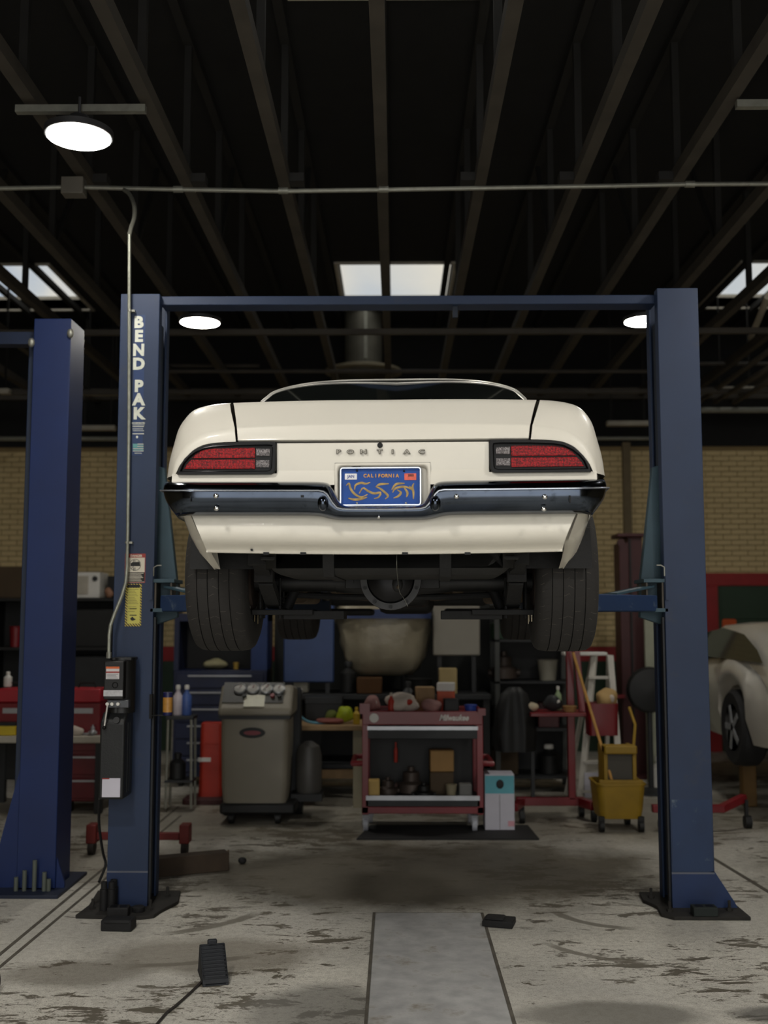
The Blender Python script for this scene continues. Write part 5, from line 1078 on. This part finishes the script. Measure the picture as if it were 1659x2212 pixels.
# plastic wrapped engine hanging from a chain hoist hidden by the car
wr = thing('wrapped_engine', 'bulky engine wrapped in crumpled silver plastic with blue band', 'wrapped engine', (at(828,1460,10.6).x, 10.75, cz+.3))
plast = pm('crumpled_plastic', (150,142,122), .35, var=.18, scale=5, bump=.8, bscale=9)
rows = []
for py, hw, d in ((1460,60,.16),(1445,78,.24),(1420,88,.28),(1390,95,.30),(1360,99,.31),(1340,102,.32),(1325,104,.32)):
    c = at(828, py, 10.6); k = (at(828+hw, py, 10.6).x-c.x)
    rows.append([Vector((c.x+k*(abs(math.cos(t_))**.6)*(1 if math.cos(t_) >= 0 else -1)*(1+.05*math.sin(5*t_+py*.2)+.03*math.sin(11*t_+py*.33)), 10.85+d*(abs(math.sin(t_))**.7)*(1 if math.sin(t_) >= 0 else -1)*(1+.06*math.sin(7*t_+py*.11)), c.z)) for t_ in [2*PI*i/48 for i in range(48)]])
MB().loft(rows, True, True, True).build('plastic_wrap', plast, wr, ang=80)
c = at(828,1330,10.6); k = at(932,1330,10.6).x-c.x
MB().loft([[Vector((c.x+x, 10.85+y, z)) for x, y in rrect(-k, k, -.34, .34, .12)] for z in (at(828,1336,10.6).z, at(828,1316,10.6).z)], True, True, True).build('blue_band', pm('band_blue', (50,66,110), .5), wr)
MB().loft([[Vector((c.x+x*f, 10.85+y*f, z)) for x, y in rrect(-k, k, -.34, .34, .12)] for f, z in ((.98,at(828,1316,10.6).z),(.8,at(828,1290,10.6).z),(.5,at(828,1270,10.6).z))], True, True, True).build('plastic_top', plast, wr, ang=80)
for x in (-.2, .2): MB().cyl((c.x+x,10.85,cz),(c.x+x,10.85,rows[0][0].z+.02),.03,n=12).build('engine_stand_leg', dkgrey, wr)
# ---- black shelving with dark clutter, right of the counter
Y0 = 10.6; sx0, sx1 = at(1070,1500,Y0).x, at(1240,1500,Y0).x
shf = thing('shelving_rack', 'dark steel shelving rack full of parts behind the red frame', 'shelf', ((sx0+sx1)/2, Y0+.3, 0)); ztop = at(1140,1300,Y0).z
for x in (sx0, sx1-.045):
    for y in (Y0, Y0+.5): MB().box(x, x+.045, y, y+.045, 0, ztop).build('rack_upright', pm('rack_grey', (64,66,64), .6), shf)
shz = [.15, .6, 1.05, 1.45, ztop-.03]
for z in shz: MB().box(sx0, sx1, Y0, Y0+.55, z-.02, z).build('rack_shelf', dkgrey, shf)
MB().box(sx0, sx1, Y0+.54, Y0+.55, .1, ztop).build('rack_back', black, shf)
cl = [('brown_carton','brown carton on the dark rack, lower shelf',pm('carton_dark', (70,56,38)),'box'),('oil_jug','black oil jug on the dark rack, lower shelf',black,'bottle'),('filter_box','dark box on the dark rack, second shelf left',dkgrey,'box'),('parts_bin','maroon bin on the dark rack, second shelf right',maroon,'box'),('coil_part','oily coil part on the dark rack, third shelf left',brass,'part'),('white_tin','pale tin on the dark rack, third shelf right',pm('pale_tin', (150,146,132), .5),'cup'),('green_can','dark green can on the dark rack, top row',green_wall,'bottle'),('rust_carton','rusty brown carton on the dark rack, top row',rust_m,'box')]
for i, (n_, l_, m_, k_) in enumerate(cl):
    put(n_, l_, n_.split('_')[-1], m_, (1090, 1185)[i % 2], shz[i//2]+.002, (.26,.2)[i % 2], .22, (.24,.28,.2)[i % 3], Y0+.22, k_, .1*(i % 3-1), None, 'parts on the dark rack')
# ---- carton standing beside the cart
p = fl(1080,1796); t = thing('printed_carton', 'white carton with teal top standing beside the red cart', 'carton', (p.x, p.y+.1, 0)); w = .5*(at(1112,1750,p.y).x-at(1048,1750,p.y).x); h = at(1080,1672,p.y).z
MB().box(p.x-w, p.x+w, p.y, p.y+.2, 0, h).build('carton_body', pm('carton_white', (196,194,204), .6, var=.04), t, bevel=.004)
MB().box(p.x-w*.98, p.x+w*.98, p.y-.003, p.y, h*.66, h*.97).build('teal_print', pm('teal_print', (96,172,186), .6, var=.08), t); q = at(1080,1694,p.y-.004); MB().sph((q.x,p.y-.004,q.z),.03,.004,.036,14,8).build('dark_emblem', black, t)
MB().box(p.x-.004, p.x+.004, p.y-.003, p.y, 0, h*.64).build('fold_line', pm('fold_grey', (160,158,166), .6), t); MB().box(p.x+w*.55, p.x+w*.98, p.y-.003, p.y, .04, .08).build('pink_mark', pm('pink_mark', (206,150,160), .6), t)
# ---- red rolling frame (engine hoist) and its base
Y0 = 9.3; hz = at(1200,1752,Y0).z; ho = thing('hoist_frame', 'red steel rolling frame with shelf and long base legs', 'hoist', (at(1200,1760,Y0).x, Y0, 0))
xa, xb = at(1115,1752,Y0).x, at(1236,1752,Y0).x
MB().box(xa, at(1262,1752,Y0).x, Y0-.03, Y0+.03, .10, .17).build('base_beam', red, ho, bevel=.006)
MB().bar((at(1255,1750,Y0).x, Y0, .13), (at(1284,1765,Y0-.2).x, Y0-.2, .13), .07).build('base_leg', red, ho, bevel=.006); MB().bar((xa+.05, Y0, .13), (xa-.05, Y0-.3, .13), .06).build('base_leg', red, ho, bevel=.006)
MB().box(xb-.03, xb+.03, Y0-.03, Y0+.03, .15, at(1230,1395,Y0).z).build('mast', red, ho, bevel=.005)
xs1 = at(1140,1530,Y0).x; zs1 = at(1200,1536,Y0).z; xs2 = at(1258,1530,Y0).x
MB().box(xs1, xs2, Y0-.2, Y0+.2, zs1-.03, zs1).build('shelf', red, ho, bevel=.005)
MB().bar((xs2-.02, Y0-.1, zs1), (at(1238,1405,Y0).x+.02, Y0-.05, at(1238,1405,Y0).z), .05).build('brace', red, ho, bevel=.004)
MB().box(xs1+.02, xs1+.05, Y0-.02, Y0+.02, .15, zs1-.03).build('support_post', dkgrey, ho)
for x, y in ((xa+.02, Y0-.25), (at(1284,1765,Y0-.2).x, Y0-.18), (xa+.05, Y0+.05), (at(1258,1752,Y0).x, Y0+.05)): MB().cyl((x-.02,y,.05),(x+.02,y,.05),.05,n=16).build('caster', black, ho)
g4 = 'things on the red frame shelf'
put('white_bowl', 'pale round bowl on the red frame shelf', 'bowl', pm('bowl_pale', (190,176,150), .5), 1150, zs1+.002, .12, .12, .08, Y0-.05, 'lump', 0, None, g4); put('black_helmet', 'dark rounded part with white top on red frame shelf', 'part', dkgrey, 1196, zs1+.002, .16, .14, .13, Y0, 'lump', 0, white_pl, g4); put('green_bottle', 'pale green bottle on the red frame shelf', 'bottle', pm('pale_green', (150,170,130), .4), 1207, zs1+.002, .06, .06, .20, Y0+.1, 'bottle', 0, None, g4); put('tan_roll', 'flat tan roll on the red frame shelf near the mast', 'roll', card, 1232, zs1+.002, .12, .1, .05, Y0-.08, 'cup', 0, None, g4)
coat = thing('hanging_coat', 'dark work coat hanging from the red frame shelf', 'coat', (at(1112,1600,9.25).x, 9.25, .55)); rows = []
for z, hw, d in ((.55,.15,.08),(.7,.17,.09),(.9,.15,.09),(1.02,.11,.07),(1.08,.05,.04)):
    rows.append([Vector((at(1112,1600,9.25).x+hw*math.cos(t_)*(1+.15*math.sin(6*t_+z*5)), 9.25+d*math.sin(t_)*(1+.2*math.sin(5*t_)), z)) for t_ in [2*PI*i/36 for i in range(36)]])
MB().loft(rows, True, True, True).build('coat_body', black, coat, ang=80); MB().tube([(at(1112,1600,9.25).x+.05,9.25,1.07),(xs1-.01,9.28,zs1-.02),(xs1+.02,9.28,zs1-.01)], .008, 6).build('coat_loop', black, coat)
# ---- stepladder with red bucket
Y0 = 9.75; ld = thing('step_ladder', 'white step ladder standing behind the yellow mop bucket', 'ladder', (at(1298,1735,Y0).x, Y0+.15, 0)); zl = at(1300,1418,Y0).z
ladw = pm('ladder_white', (196,192,182), .5)
for px0, px1 in ((1252,1284),(1345,1318)):
    a_ = at(px0, 1738, Y0); b_ = at(px1, 1418, Y0+.25); MB().bar((a_.x, Y0, .0), (b_.x, Y0+.25, zl), .055, .03).build('front_rail', ladw, ld, bevel=.003); MB().bar((a_.x, Y0+.75, .0), (b_.x, Y0+.32, zl), .04, .025).build('rear_rail', ladw, ld, bevel=.003)
for k in range(5):
    u = (k+.6)/5.4; xa_ = lerp(at(1252,1738,Y0).x, at(1284,1418,Y0).x, u); xb_ = lerp(at(1345,1738,Y0).x, at(1318,1418,Y0).x, u); MB().box(xa_, xb_, Y0+.25*u-.05, Y0+.25*u+.05, zl*u-.012, zl*u+.012).build('step', ladw, ld)
MB().box(at(1226,1418,Y0).x, at(1322,1418,Y0).x, Y0+.2, Y0+.36, zl-.0, zl+.03).build('top_cap', white_pl, ld, bevel=.006)
MB().box(at(1262,1700,Y0).x, at(1292,1700,Y0).x, Y0-.02, Y0-.012, at(1280,1722,Y0).z, at(1280,1668,Y0).z).build('ladder_label', pm('carton_white', (196,194,204)), ld)
q = at(1297,1585,9.62); bk_ = thing('red_bucket', 'red square bucket hanging on the front of the step ladder', 'bucket', (q.x, 9.55, q.z)); w = .5*(at(1330,1550,9.5).x-at(1264,1550,9.5).x); h = at(1297,1516,9.5).z-at(1297,1585,9.5).z
MB().loft([[Vector((q.x+x*f, 9.56+y*f, q.z+z)) for x, y in rrect(-w, w, -.11, .11, .04)] for f, z in ((.96,0),(1.0,h),(.93,h),(.9,.02))], True, True, True).build('bucket_body', red, bk_, ang=40); MB().box(q.x-.05, q.x+.05, 9.66, 9.72, q.z+h-.05, q.z+h).build('bucket_hook', red, bk_)
put('cloth_bundle', 'tan crumpled cloth stuffed in the red bucket', 'cloth', pm('straw', (170,140,90), .8), 1312, q.z+h*.7, .18, .16, .20, 9.56, 'lump', 0, paper, 'cloths in the red bucket')
# ---- yellow mop bucket and mop
p = fl(1345,1800); mb_ = thing('mop_bucket', 'yellow mop bucket with wringer on casters', 'mop bucket', (p.x, p.y+.2, 0)); Yb = p.y
hw = .5*(at(1398,1720,Yb).x-at(1292,1720,Yb).x); zb0 = at(1345,1772,Yb).z; zb1 = at(1345,1698,Yb).z; xc = at(1345,1720,Yb).x
MB().loft([[Vector((xc+x*f, Yb+.22+y*f, z)) for x, y in rrect(-hw, hw, -.2, .2, .06)] for f, z in ((.84,zb0),(.9,zb0+.06),(1.0,zb1),(1.04,zb1),(1.04,zb1+.012),(.95,zb1+.012),(.86,zb0+.03))], True, True, True).build('bucket_body', yellow, mb_, ang=40)
wz0, wz1 = at(1345,1690,Yb).z, at(1345,1616,Yb).z; wx0, wx1 = at(1310,1650,Yb).x, at(1381,1650,Yb).x
wrg = MB().box(wx0, wx0+.03, Yb+.1, Yb+.36, wz0-.03, wz1).build('wringer', yellow, mb_, bevel=.005); MB().box(wx1-.03, wx1, Yb+.1, Yb+.36, wz0-.03, wz1).build('wringer_side', yellow, wrg, bevel=.005); MB().box(wx0, wx1, Yb+.06, Yb+.2, wz1-.055, wz1+.01).build('wringer_lip', yellow, wrg, bevel=.01); MB().box(wx0+.03, wx1-.03, Yb+.12, Yb+.34, wz0-.05, wz1-.05).build('press_plate', pm('wringer_grey', (66,62,54), .6), wrg)
MB().box(xc-hw*.9, xc+hw*.9, Yb+.04, Yb+.06, zb1-.0, zb1+.04).build('front_lip', yellow, mb_, bevel=.006)
for px, dy in ((1302,.05),(1388,.05),(1318,.36),(1376,.36)):
    x = at(px,1780,Yb).x; cs = MB().cyl((x-.018,Yb+dy,.045),(x+.018,Yb+dy,.045),.045,n=16).build('caster', black, mb_); MB().box(x-.022, x+.022, Yb+dy-.02, Yb+dy+.02, .06, zb0+.02).build('caster_fork', black, cs)
MB().tube([(wx1,Yb+.2,wz1-.02),(wx1+.04,Yb+.3,wz1+.15),(wx1+.02,Yb+.42,wz1+.28)], .012, 8).build('wringer_handle', yellow, mb_)
m0, m1 = at(1326,1700,Yb+.08), at(1238,1410,Yb+.5); mop = thing('mop', 'wooden mop handle leaning out of the yellow mop bucket', 'mop', m0)
MB().cyl(m0, m1, .012, n=10).build('handle', pm('mop_wood', (186,140,72), .6), mop); MB().sph(m0+Vector((0,.02,-.08)), .07, .06, .09, 14, 8).build('mop_head', paper, mop)
# ---- maroon lift post beyond
p = fl(1372,1678); ml_ = thing('maroon_lift_post', 'maroon two post lift column standing before the brick wall', 'car lift', (p.x, p.y+.15, 0)); zt_ = at(1370,1160,p.y).z; xo, xi = at(1342,1400,p.y).x, at(1394,1400,p.y).x
MB().box(xo, xo+.10, p.y, p.y+.3, .02, zt_-.06).build('column_flange', maroon, ml_, bevel=.006); MB().box(xo+.10, xi, p.y+.04, p.y+.32, .02, zt_).build('column', maroon, ml_, bevel=.006); MB().box(xo+.11, xo+.13, p.y+.02, p.y+.05, .02, zt_-.02).build('column_slot', black, ml_)
MB().box(xo-.02, xi+.03, p.y-.02, p.y+.34, zt_, zt_+.04).build('column_cap', maroon, ml_, bevel=.01); MB().cyl((xo+.02,p.y-.01,zt_-.06),(xo+.02,p.y+.03,zt_-.06),.04,n=18).build('pulley', maroon, ml_)
MB().box(xo-.15, xi+.2, p.y-.2, p.y+.5, .0, .025).build('base_plate', maroon, ml_); MB().box(xo-.10, xo+.02, p.y-.04, p.y+.0, at(1330,1504,p.y).z-.02, at(1330,1504,p.y).z+.02).build('release_bar', red, ml_)
q0, q1, q2 = at(1405,1738,8.8), at(1560,1746,8.8), at(1608,1732,8.9)
arm_ = thing('floor_jack_frame', 'low red jack leg with a small wheel right of the right lift post', 'jack', (q1.x, 8.85, 0)); zj = .17
MB().bar((q0.x, 8.75, zj), (q1.x, 8.75, zj), .06).build('jack_beam', red, arm_, bevel=.006); MB().bar((q1.x-.02, 8.75, zj), (q2.x, 8.9, zj+.06), .06).build('jack_end', red, arm_, bevel=.006); MB().cyl((q2.x-.02,8.85,.05),(q2.x+.03,8.85,.05),.05,n=18).build('jack_wheel', black, arm_); MB().box(q2.x-.012, q2.x+.012, 8.84, 8.88, .05, zj+.05).build('jack_fork', black, arm_); MB().cyl((q0.x+.04,8.7,.05),(q0.x+.08,8.7,.05),.05,n=18).build('jack_wheel', black, arm_); MB().box(q0.x+.05, q0.x+.07, 8.69, 8.76, .05, zj).build('jack_fork', black, arm_)
p = at(1402,1490,10.6); bag = thing('black_fan', 'round black shop fan on a stand beside the maroon post', 'fan', (p.x, 10.6, 0)); MB().lathe([(.05,-.1),(.2,-.06),(.22,0),(.2,.06),(.03,.1)], 28, Matrix.Translation((p.x,10.6,p.z)) @ Matrix.Rotation(PI/2,4,'X')).build('fan_drum', black, bag); MB().cyl((p.x,10.6,.02),(p.x,10.6,p.z-.18),.025,n=12).build('fan_pole', dkgrey, bag); MB().lathe([(.22,0),(.22,.02),(.04,.05)], 24, Matrix.Translation((p.x,10.6,0))).build('fan_base', dkgrey, bag)
q = at(1413,1400,11.25); tag(MB().box(q.x-.09, q.x+.09, 11.25, 11.3, .0, at(1412,1310,11.25).z).build('pale_board', pm('pale_board', (150,152,134), .7)), 'tall pale board leaning behind the right lift post', 'board')
put('white_jug', 'small white jug on the floor behind right lift post', 'jug', white_pl, 1424, .0, .2, .18, .30, 10.95, 'bottle', 0, None, 'jugs behind the right post')
# ---- left side: bench with red tool boxes, shelf with appliance
Y0 = 9.4; lx0, lx1 = at(-60,1600,Y0).x, at(228,1600,Y0).x; lz_ = at(100,1590,Y0).z
lb = thing('counter_bench', 'white topped workbench behind the left lifts', 'workbench', ((lx0+lx1)/2, Y0+.35, 0)); MB().box(lx0, lx1, Y0, Y0+.7, lz_-.06, lz_).build('bench_top', pm('bench_white', (176,170,156), .6), lb, bevel=.008)
for x in (lx0+.05, lx1-.06): 
    for y in (Y0+.05, Y0+.62): MB().box(x-.03, x+.03, y-.03, y+.03, 0, lz_-.06).build('leg', dkgrey, lb)
MB().box(lx0, lx1, Y0+.6, Y0+.64, .2, lz_-.06).build('bench_back', black, lb)
rc = thing('red_drawer_unit', 'dark red drawer unit under the white topped workbench', 'drawer unit', (at(175,1700,Y0+.1).x, Y0+.3, 0)); ux0, ux1 = at(142,1650,Y0+.1).x, at(222,1650,Y0+.1).x; dred = pm('deep_red', (92,16,24), .45, var=.2)
MB().box(ux0, ux1, Y0+.1, Y0+.55, .09, lz_-.09).build('unit_body', dred, rc, bevel=.01)
for k in range(3): d_ = MB().box(ux0+.015, ux1-.015, Y0+.085, Y0+.105, .12+k*.2, .29+k*.2).build('drawer', dred, rc, bevel=.004); MB().box(ux0+.06, ux1-.06, Y0+.07, Y0+.085, .26+k*.2, .275+k*.2).build('drawer_pull', silver, d_)
for x in (ux0+.04, ux1-.04): MB().cyl((x-.015,Y0+.15,.045),(x+.015,Y0+.15,.045),.045,n=16).build('caster', black, rc)
g5 = 'tool boxes on the left bench'
def toolbox(px, w, h, label, dy=.2):
    x = at(px,1560,Y0).x; t = thing('tool_box', label, 'tool box', (x, Y0+dy, lz_), group=g5); MB().box(x-w/2, x+w/2, Y0+dy-.12, Y0+dy+.12, lz_, lz_+h*.62).build('box_body', red, t, bevel=.006); MB().box(x-w/2-.004, x+w/2+.004, Y0+dy-.125, Y0+dy+.125, lz_+h*.63, lz_+h*.9).build('box_lid', pm('lid_red', (168,36,48), .45), t, bevel=.012)
    MB().box(x-w*.3, x+w*.3, Y0+dy-.128, Y0+dy-.12, lz_+h*.42, lz_+h*.52).build('box_plate', silver, t); MB().tube([(x-w*.25,Y0+dy,lz_+h*.89),(x-w*.22,Y0+dy,lz_+h),(x+w*.22,Y0+dy,lz_+h),(x+w*.25,Y0+dy,lz_+h*.89)], .008, 6).build('box_handle', black, t)
toolbox(172, .30, .44, 'red tool box on white bench between the two left lift posts'); toolbox(18, .26, .44, 'red tool box on white bench at left picture edge')
put('yellow_case', 'yellow case on white bench at left picture edge', 'case', pm('bright_yellow', (206,180,40), .5), 14, lz_+.002, .16, .06, .11, Y0+.04, 'box', 0, black, 'clutter on the left bench'); put('white_cloth', 'whitish cloth on white bench in front of red tool box', 'cloth', paper, 160, lz_+.002, .18, .06, .08, Y0+.035, 'lump', 0, None, 'clutter on the left bench'); put('silver_part', 'pale metal part on white bench beside the pump', 'part', silver, 200, lz_+.002, .06, .06, .09, Y0+.04, 'part', 0, None, 'clutter on the left bench')
put('white_spray', 'white bottle on the tool box at left picture edge', 'bottle', white_pl, 13, lz_+.405, .07, .07, .13, Y0+.2, 'bottle', 0, None, 'clutter on the left bench')
Y0 = 11.6; bc = thing('storage_shelf', 'black storage shelving along the far left wall', 'shelf', (at(150,1500,Y0).x, Y0+.3, 0)); kx0, kx1 = at(-40,1400,Y0).x, at(268,1400,Y0).x; ks = [.1, .75, 1.35, at(180,1292,Y0).z]
for z in ks: MB().box(kx0, kx1, Y0, Y0+.55, z-.03, z).build('shelf_board', black, bc)
for x in (kx0, (kx0+kx1)/2, kx1-.05): MB().box(x, x+.05, Y0, Y0+.55, 0, ks[-1]).build('shelf_post', black, bc)
MB().box(kx0, kx1, Y0+.53, Y0+.55, 0, ks[-1]).build('shelf_back', black, bc)
g6 = 'things on the far left shelf'
def appliance():
    x0, x1, z0, z1 = pb(152, 216, 1236, 1290, Y0+.05); t = thing('microwave_oven', 'white microwave oven on top of the far left shelving', 'appliance', ((x0+x1)/2, Y0+.2, ks[-1]))
    MB().box(x0, x1, Y0+.05, Y0+.4, ks[-1]+.002, z1).build('oven_body', white_pl, t, bevel=.01); MB().box(x0+.03, x1-.12, Y0+.04, Y0+.05, ks[-1]+.04, z1-.04).build('oven_door', pm('oven_pale', (176,170,156), .4), t, bevel=.004); MB().cyl((x1-.05,Y0+.035,z1-.07),(x1-.05,Y0+.05,z1-.07),.028,n=16).build('oven_dial', dkgrey, t)
appliance()
put('dark_crate', 'dark crate on far left shelving right of the microwave', 'crate', black, 247, ks[-1]+.002, .16, .3, .24, Y0+.3, 'box', 0, None, g6); put('tan_jug', 'tan jug beside the microwave on far left shelving', 'jug', pm('tan_skin', (150,110,86), .6), 228, ks[-1]+.002, .09, .09, .11, Y0+.06, 'lump', 0, None, g6); put('brown_carton', 'brown carton on far left shelving at picture edge', 'carton', pm('carton_dark', (70,56,38)), 22, ks[-1]+.002, .3, .3, .34, Y0+.25, 'box', 0, None, g6)
put('red_can', 'red can on far left shelving beside the second blue post', 'can', red, 27, ks[2]+.002, .14, .14, .22, Y0+.12, 'cup', 0, None, g6); put('pale_jar', 'pale jar on far left shelving beside the second blue post', 'jar', white_pl, 26, ks[1]+.002, .1, .1, .14, Y0+.1, 'bottle', 0, None, g6); put('dark_bin', 'large dark bin on far left shelving between the lift posts', 'bin', dkgrey, 195, ks[1]+.002, .5, .4, .5, Y0+.26, 'box', 0, None, g6); put('dark_bin', 'large dark bin on far left shelving, upper row between the posts', 'bin', black, 200, ks[2]+.002, .5, .4, .4, Y0+.26, 'box', 0, None, g6)
# ---- second blue lift at far left
bb = pm('bright_lift_blue', (8,34,84), .5, var=.12, scale=3); Yn = 6.78
nx0, nx1 = at(74,690,Yn).x, at(154,690,Yn).x; ztn = at(115,688,Yn).z
l2 = thing('neighbouring_lift', 'bright blue lift post at the left with bolted foot', 'car lift', ((nx0+nx1)/2, Yn+.15, 0))
MB().prism([(nx0,Yn),(nx1,Yn),(nx1,Yn+.3),(nx1-.07,Yn+.3),(nx1-.07,Yn+.286),(nx1-.014,Yn+.286),(nx1-.014,Yn+.014),(nx0+.014,Yn+.014),(nx0+.014,Yn+.286),(nx0+.07,Yn+.286),(nx0+.07,Yn+.3),(nx0,Yn+.3)], .02, ztn, 'z').build('post', bb, l2, bevel=.004)
MB().box(nx0-.05, nx0, Yn+.06, Yn+.24, .02, ztn-.1).build('carriage_rail', pm('rail_navy', (22,36,58), .5), l2, bevel=.004)
MB().prism([(nx0,.02),(nx0-.16,.02),(nx0-.16,.10),(nx0,.75)], Yn+.02, Yn+.04).build('foot_gusset', bb, l2); MB().prism([(nx1,.02),(nx1+.05,.02),(nx1+.05,.05),(nx1,.20)], Yn+.02, Yn+.04).build('foot_gusset', bb, l2)
MB().prism([(nx0,.02),(nx1,.02),(nx1+.03,.0),(nx0-.03,.0)], Yn-.02, Yn).build('foot_strip', bb, l2)
MB().box(nx0-.28, nx1+.07, Yn-.17, Yn+.45, 0, .02).build('base_plate', pm('plate_navy', (18,28,50), .6), l2, bevel=.003)
for x, hh in ((nx0+.02,.10),(nx0+.07,.14),(nx0+.13,.20),(nx0+.19,.13),(nx1-.02,.09)): bt = MB().cyl((x,Yn-.06,.018),(x,Yn-.06,hh),.013,n=10).build('anchor_bolt', pm('bolt_olive', (86,92,84), .6), l2)
MB().box(nx0-.5, nx0+.02, Yn+.1, Yn+.2, ztn-.14, ztn-.06).build('top_beam', pm('beam_navy', (20,34,60), .5), l2)
for x, z in ((nx0-.01,ztn-.16),(nx1-.0,ztn-.10)): MB().sph((x,Yn-.01,z),.022,.02,.03,10,8).build('top_bolt', galv, l2)
# ---- red trolley jack and timber behind the left post
Y0 = 7.85; j = thing('trolley_jack', 'red jack bar with small wheels on the floor behind left lift post', 'jack', (at(295,1840,Y0).x, Y0, 0)); jx0, jx1 = at(200,1835,Y0).x, at(400,1835,Y0).x
MB().box(jx0, jx1, Y0-.02, Y0+.02, .10, .15).build('jack_bar', pm('jack_red', (110,34,30), .6, var=.2), j, bevel=.005)
for x in (jx0, jx1): MB().box(x-.035, x+.035, Y0-.06, Y0+.06, .08, .21).build('jack_end', MATS['jack_red'], j, bevel=.008); MB().cyl((x-.02,Y0-.02,.05),(x+.02,Y0-.02,.05),.05,n=18).build('jack_wheel', pm('wheel_brown', (40,34,30), .7), j)
p0, p1 = fl(330,1900), fl(485,1885); tmb = thing('timber_beam', 'dark wooden beam lying on the floor behind the left lift post', 'timber', ((p0.x+p1.x)/2, (p0.y+p1.y)/2, 0)); MB().bar(Vector((p0.x-.2,p0.y+.0,.06)), Vector((p1.x,p1.y+.1,.06)), .11, .12).build('beam', pm('old_timber', (60,48,36), .85, var=.25, scale=7), tmb, bevel=.006); MB().bar(Vector((p1.x-.001,p1.y+.1,.06)), Vector((p1.x+.004,p1.y+.1,.06)), .10, .11).build('sawn_end', pm('sawn_wood', (100,78,50), .85), tmb)
p = fl(527,1866); put('rubber_stopper', 'small dark rubber stopper lying alone on the floor near the timber', 'stopper', rubber, 527, 0, .06, .06, .05, p.y, 'lump', 0, None, 'loose bits on the floor')
mat_p = [fl(770,1815), fl(1165,1815), fl(1140,1785), fl(800,1785)]
tag(MB().prism([(q.x, q.y) for q in mat_p], .001, .012, 'z').build('floor_mat', pm('black_mat', (24,24,24), .8)), 'flat black rubber mat under the red tool cart', 'mat')
# ---- silver coupe on the right-hand lift
SM = thing('silver_coupe', 'silver coupe parked at right behind the lift post', 'car', (3.73, 10.7, .42)); sil = pm('silver_paint', (198,194,184), .3, .35, var=.04, coat=.5); SX = 3.78
FW, RW, RA = 9.45, 6.95, .33
def ss(y):
    hwid = interp([(5.9,.68),(6.6,.86),(7.2,.87),(8.4,.84),(9.4,.86),(10.0,.78),(10.35,.45)], y); zt = interp([(5.9,.55),(6.3,.82),(7.2,.92),(8.6,.88),(9.4,.80),(10.1,.62),(10.35,.42)], y); zb = interp([(5.9,.3),(6.3,.2),(10.0,.18),(10.35,.28)], y)
    for c_ in (FW, RW):
        if abs(y-c_) < RA+.03: zb = max(zb, .31+math.sqrt(max(0,(RA+.03)**2-(y-c_)**2)))
    return hwid, zt, zb
rings = []
for y in sorted(set([5.9,6.0,6.2,6.4,7.6,8.0,8.4,8.8,10.0,10.15,10.28,10.35]+[FW+(RA+.03)*math.cos(PI*k/10) for k in range(11)]+[RW+(RA+.03)*math.cos(PI*k/10) for k in range(11)])):
    hw_, zt_, zb_2 = ss(y); zm = max(zb_2+.02, lerp(zb_2, zt_, .55))
    hf = [Vector((-hw_+.06,y,zb_2)), Vector((-hw_,y,lerp(zb_2,zm,.6))), Vector((-hw_,y,zm)), Vector((-hw_+.03,y,lerp(zm,zt_,.6))), Vector((-hw_+.12,y,lerp(zm,zt_,.93))), Vector((-hw_*.6,y,zt_+.02)), Vector((0,y,zt_+.035))]
    rings.append(hf+[Vector((-p.x,p.y,p.z)) for p in hf[-2::-1]])
def KS(mb, n, m, par=None, **k): return mb.build(n, m, par or SM, local=True, **k)
for o_ in rings: 
    for p in o_: p.y -= 8.2
KS(MB().loft(rings, False, True, True), 'coupe_body', sil, ang=45)
gh = []
for y, f, z in ((6.0,.70,.93),(6.5,.66,1.10),(7.2,.63,1.20),(7.9,.62,1.20),(8.4,.65,1.08),(9.0,.72,.87)):
    gh.append([Vector((f*s, y-8.2, z-d)) for s, d in ((-1.18,.30),(-1.12,.12),(-.98,.03),(-.6,.0),(0,-.01),(.6,.0),(.98,.03),(1.12,.12),(1.18,.30))])
KS(MB().loft(gh), 'coupe_roof', sil, ang=60)
gl = pm('coupe_glass', (40,44,34), .08, var=.2, scale=2)
for s in (-1, 1):
    lo = [Vector((s*.815,y-8.2,.88)) for y in (6.25,6.8,7.5,8.3,8.8)]; hi = [Vector((s*x,y-8.2,z)) for y, z, x in ((6.42,.98,.80),(6.85,1.10,.765),(7.5,1.15,.745),(8.15,1.09,.765),(8.55,.97,.80))]
    KS(MB().loft([lo, hi]), 'coupe_side_window', gl); 
    for y in (FW, RW):
        T_ = Matrix.Translation((s*.76, y-8.2, .31)) @ Matrix.Rotation(PI/2, 4, 'Y'); w_ = KS(MB().lathe([(.2,-.1),(.29,-.11),(.32,-.08),(.325,0),(.32,.08),(.29,.11),(.2,.1)], 36, T_), 'coupe_tire', rubber)
        KS(MB().lathe([(.205,-.1),(.2,.1)], 30, T_), 'coupe_rim', silver, w_)
        for k in range(5):
            a_ = 2*PI*k/5; KS(MB().bar((s*.85, y-8.2, .31), (s*.85, y-8.2+.19*math.cos(a_), .31+.19*math.sin(a_)), .05, .03, up=(1,0,0)), 'rim_spoke', silver, w_)
        KS(MB().lathe([(0,.02),(.05,.02)] , 16, Matrix.Translation((s*.86,y-8.2,.31)) @ Matrix.Rotation(PI/2,4,'Y')), 'hub_cap', silver, w_)
    KS(MB().sph((s*.72,10.0-8.2,.60),.08,.14,.06,14,8), 'coupe_headlamp', pm('lamp_glass', (150,150,150), .2), None)
for y in (7.4, 9.0):
    for s in (-1, 1): KS(MB().box(s*.6-.06, s*.6+.06, y-8.2-.06, y-8.2+.06, -.42, .19), 'jack_stand_post', pm('stand_yellow', (104,76,30), .6), None, bevel=.01)
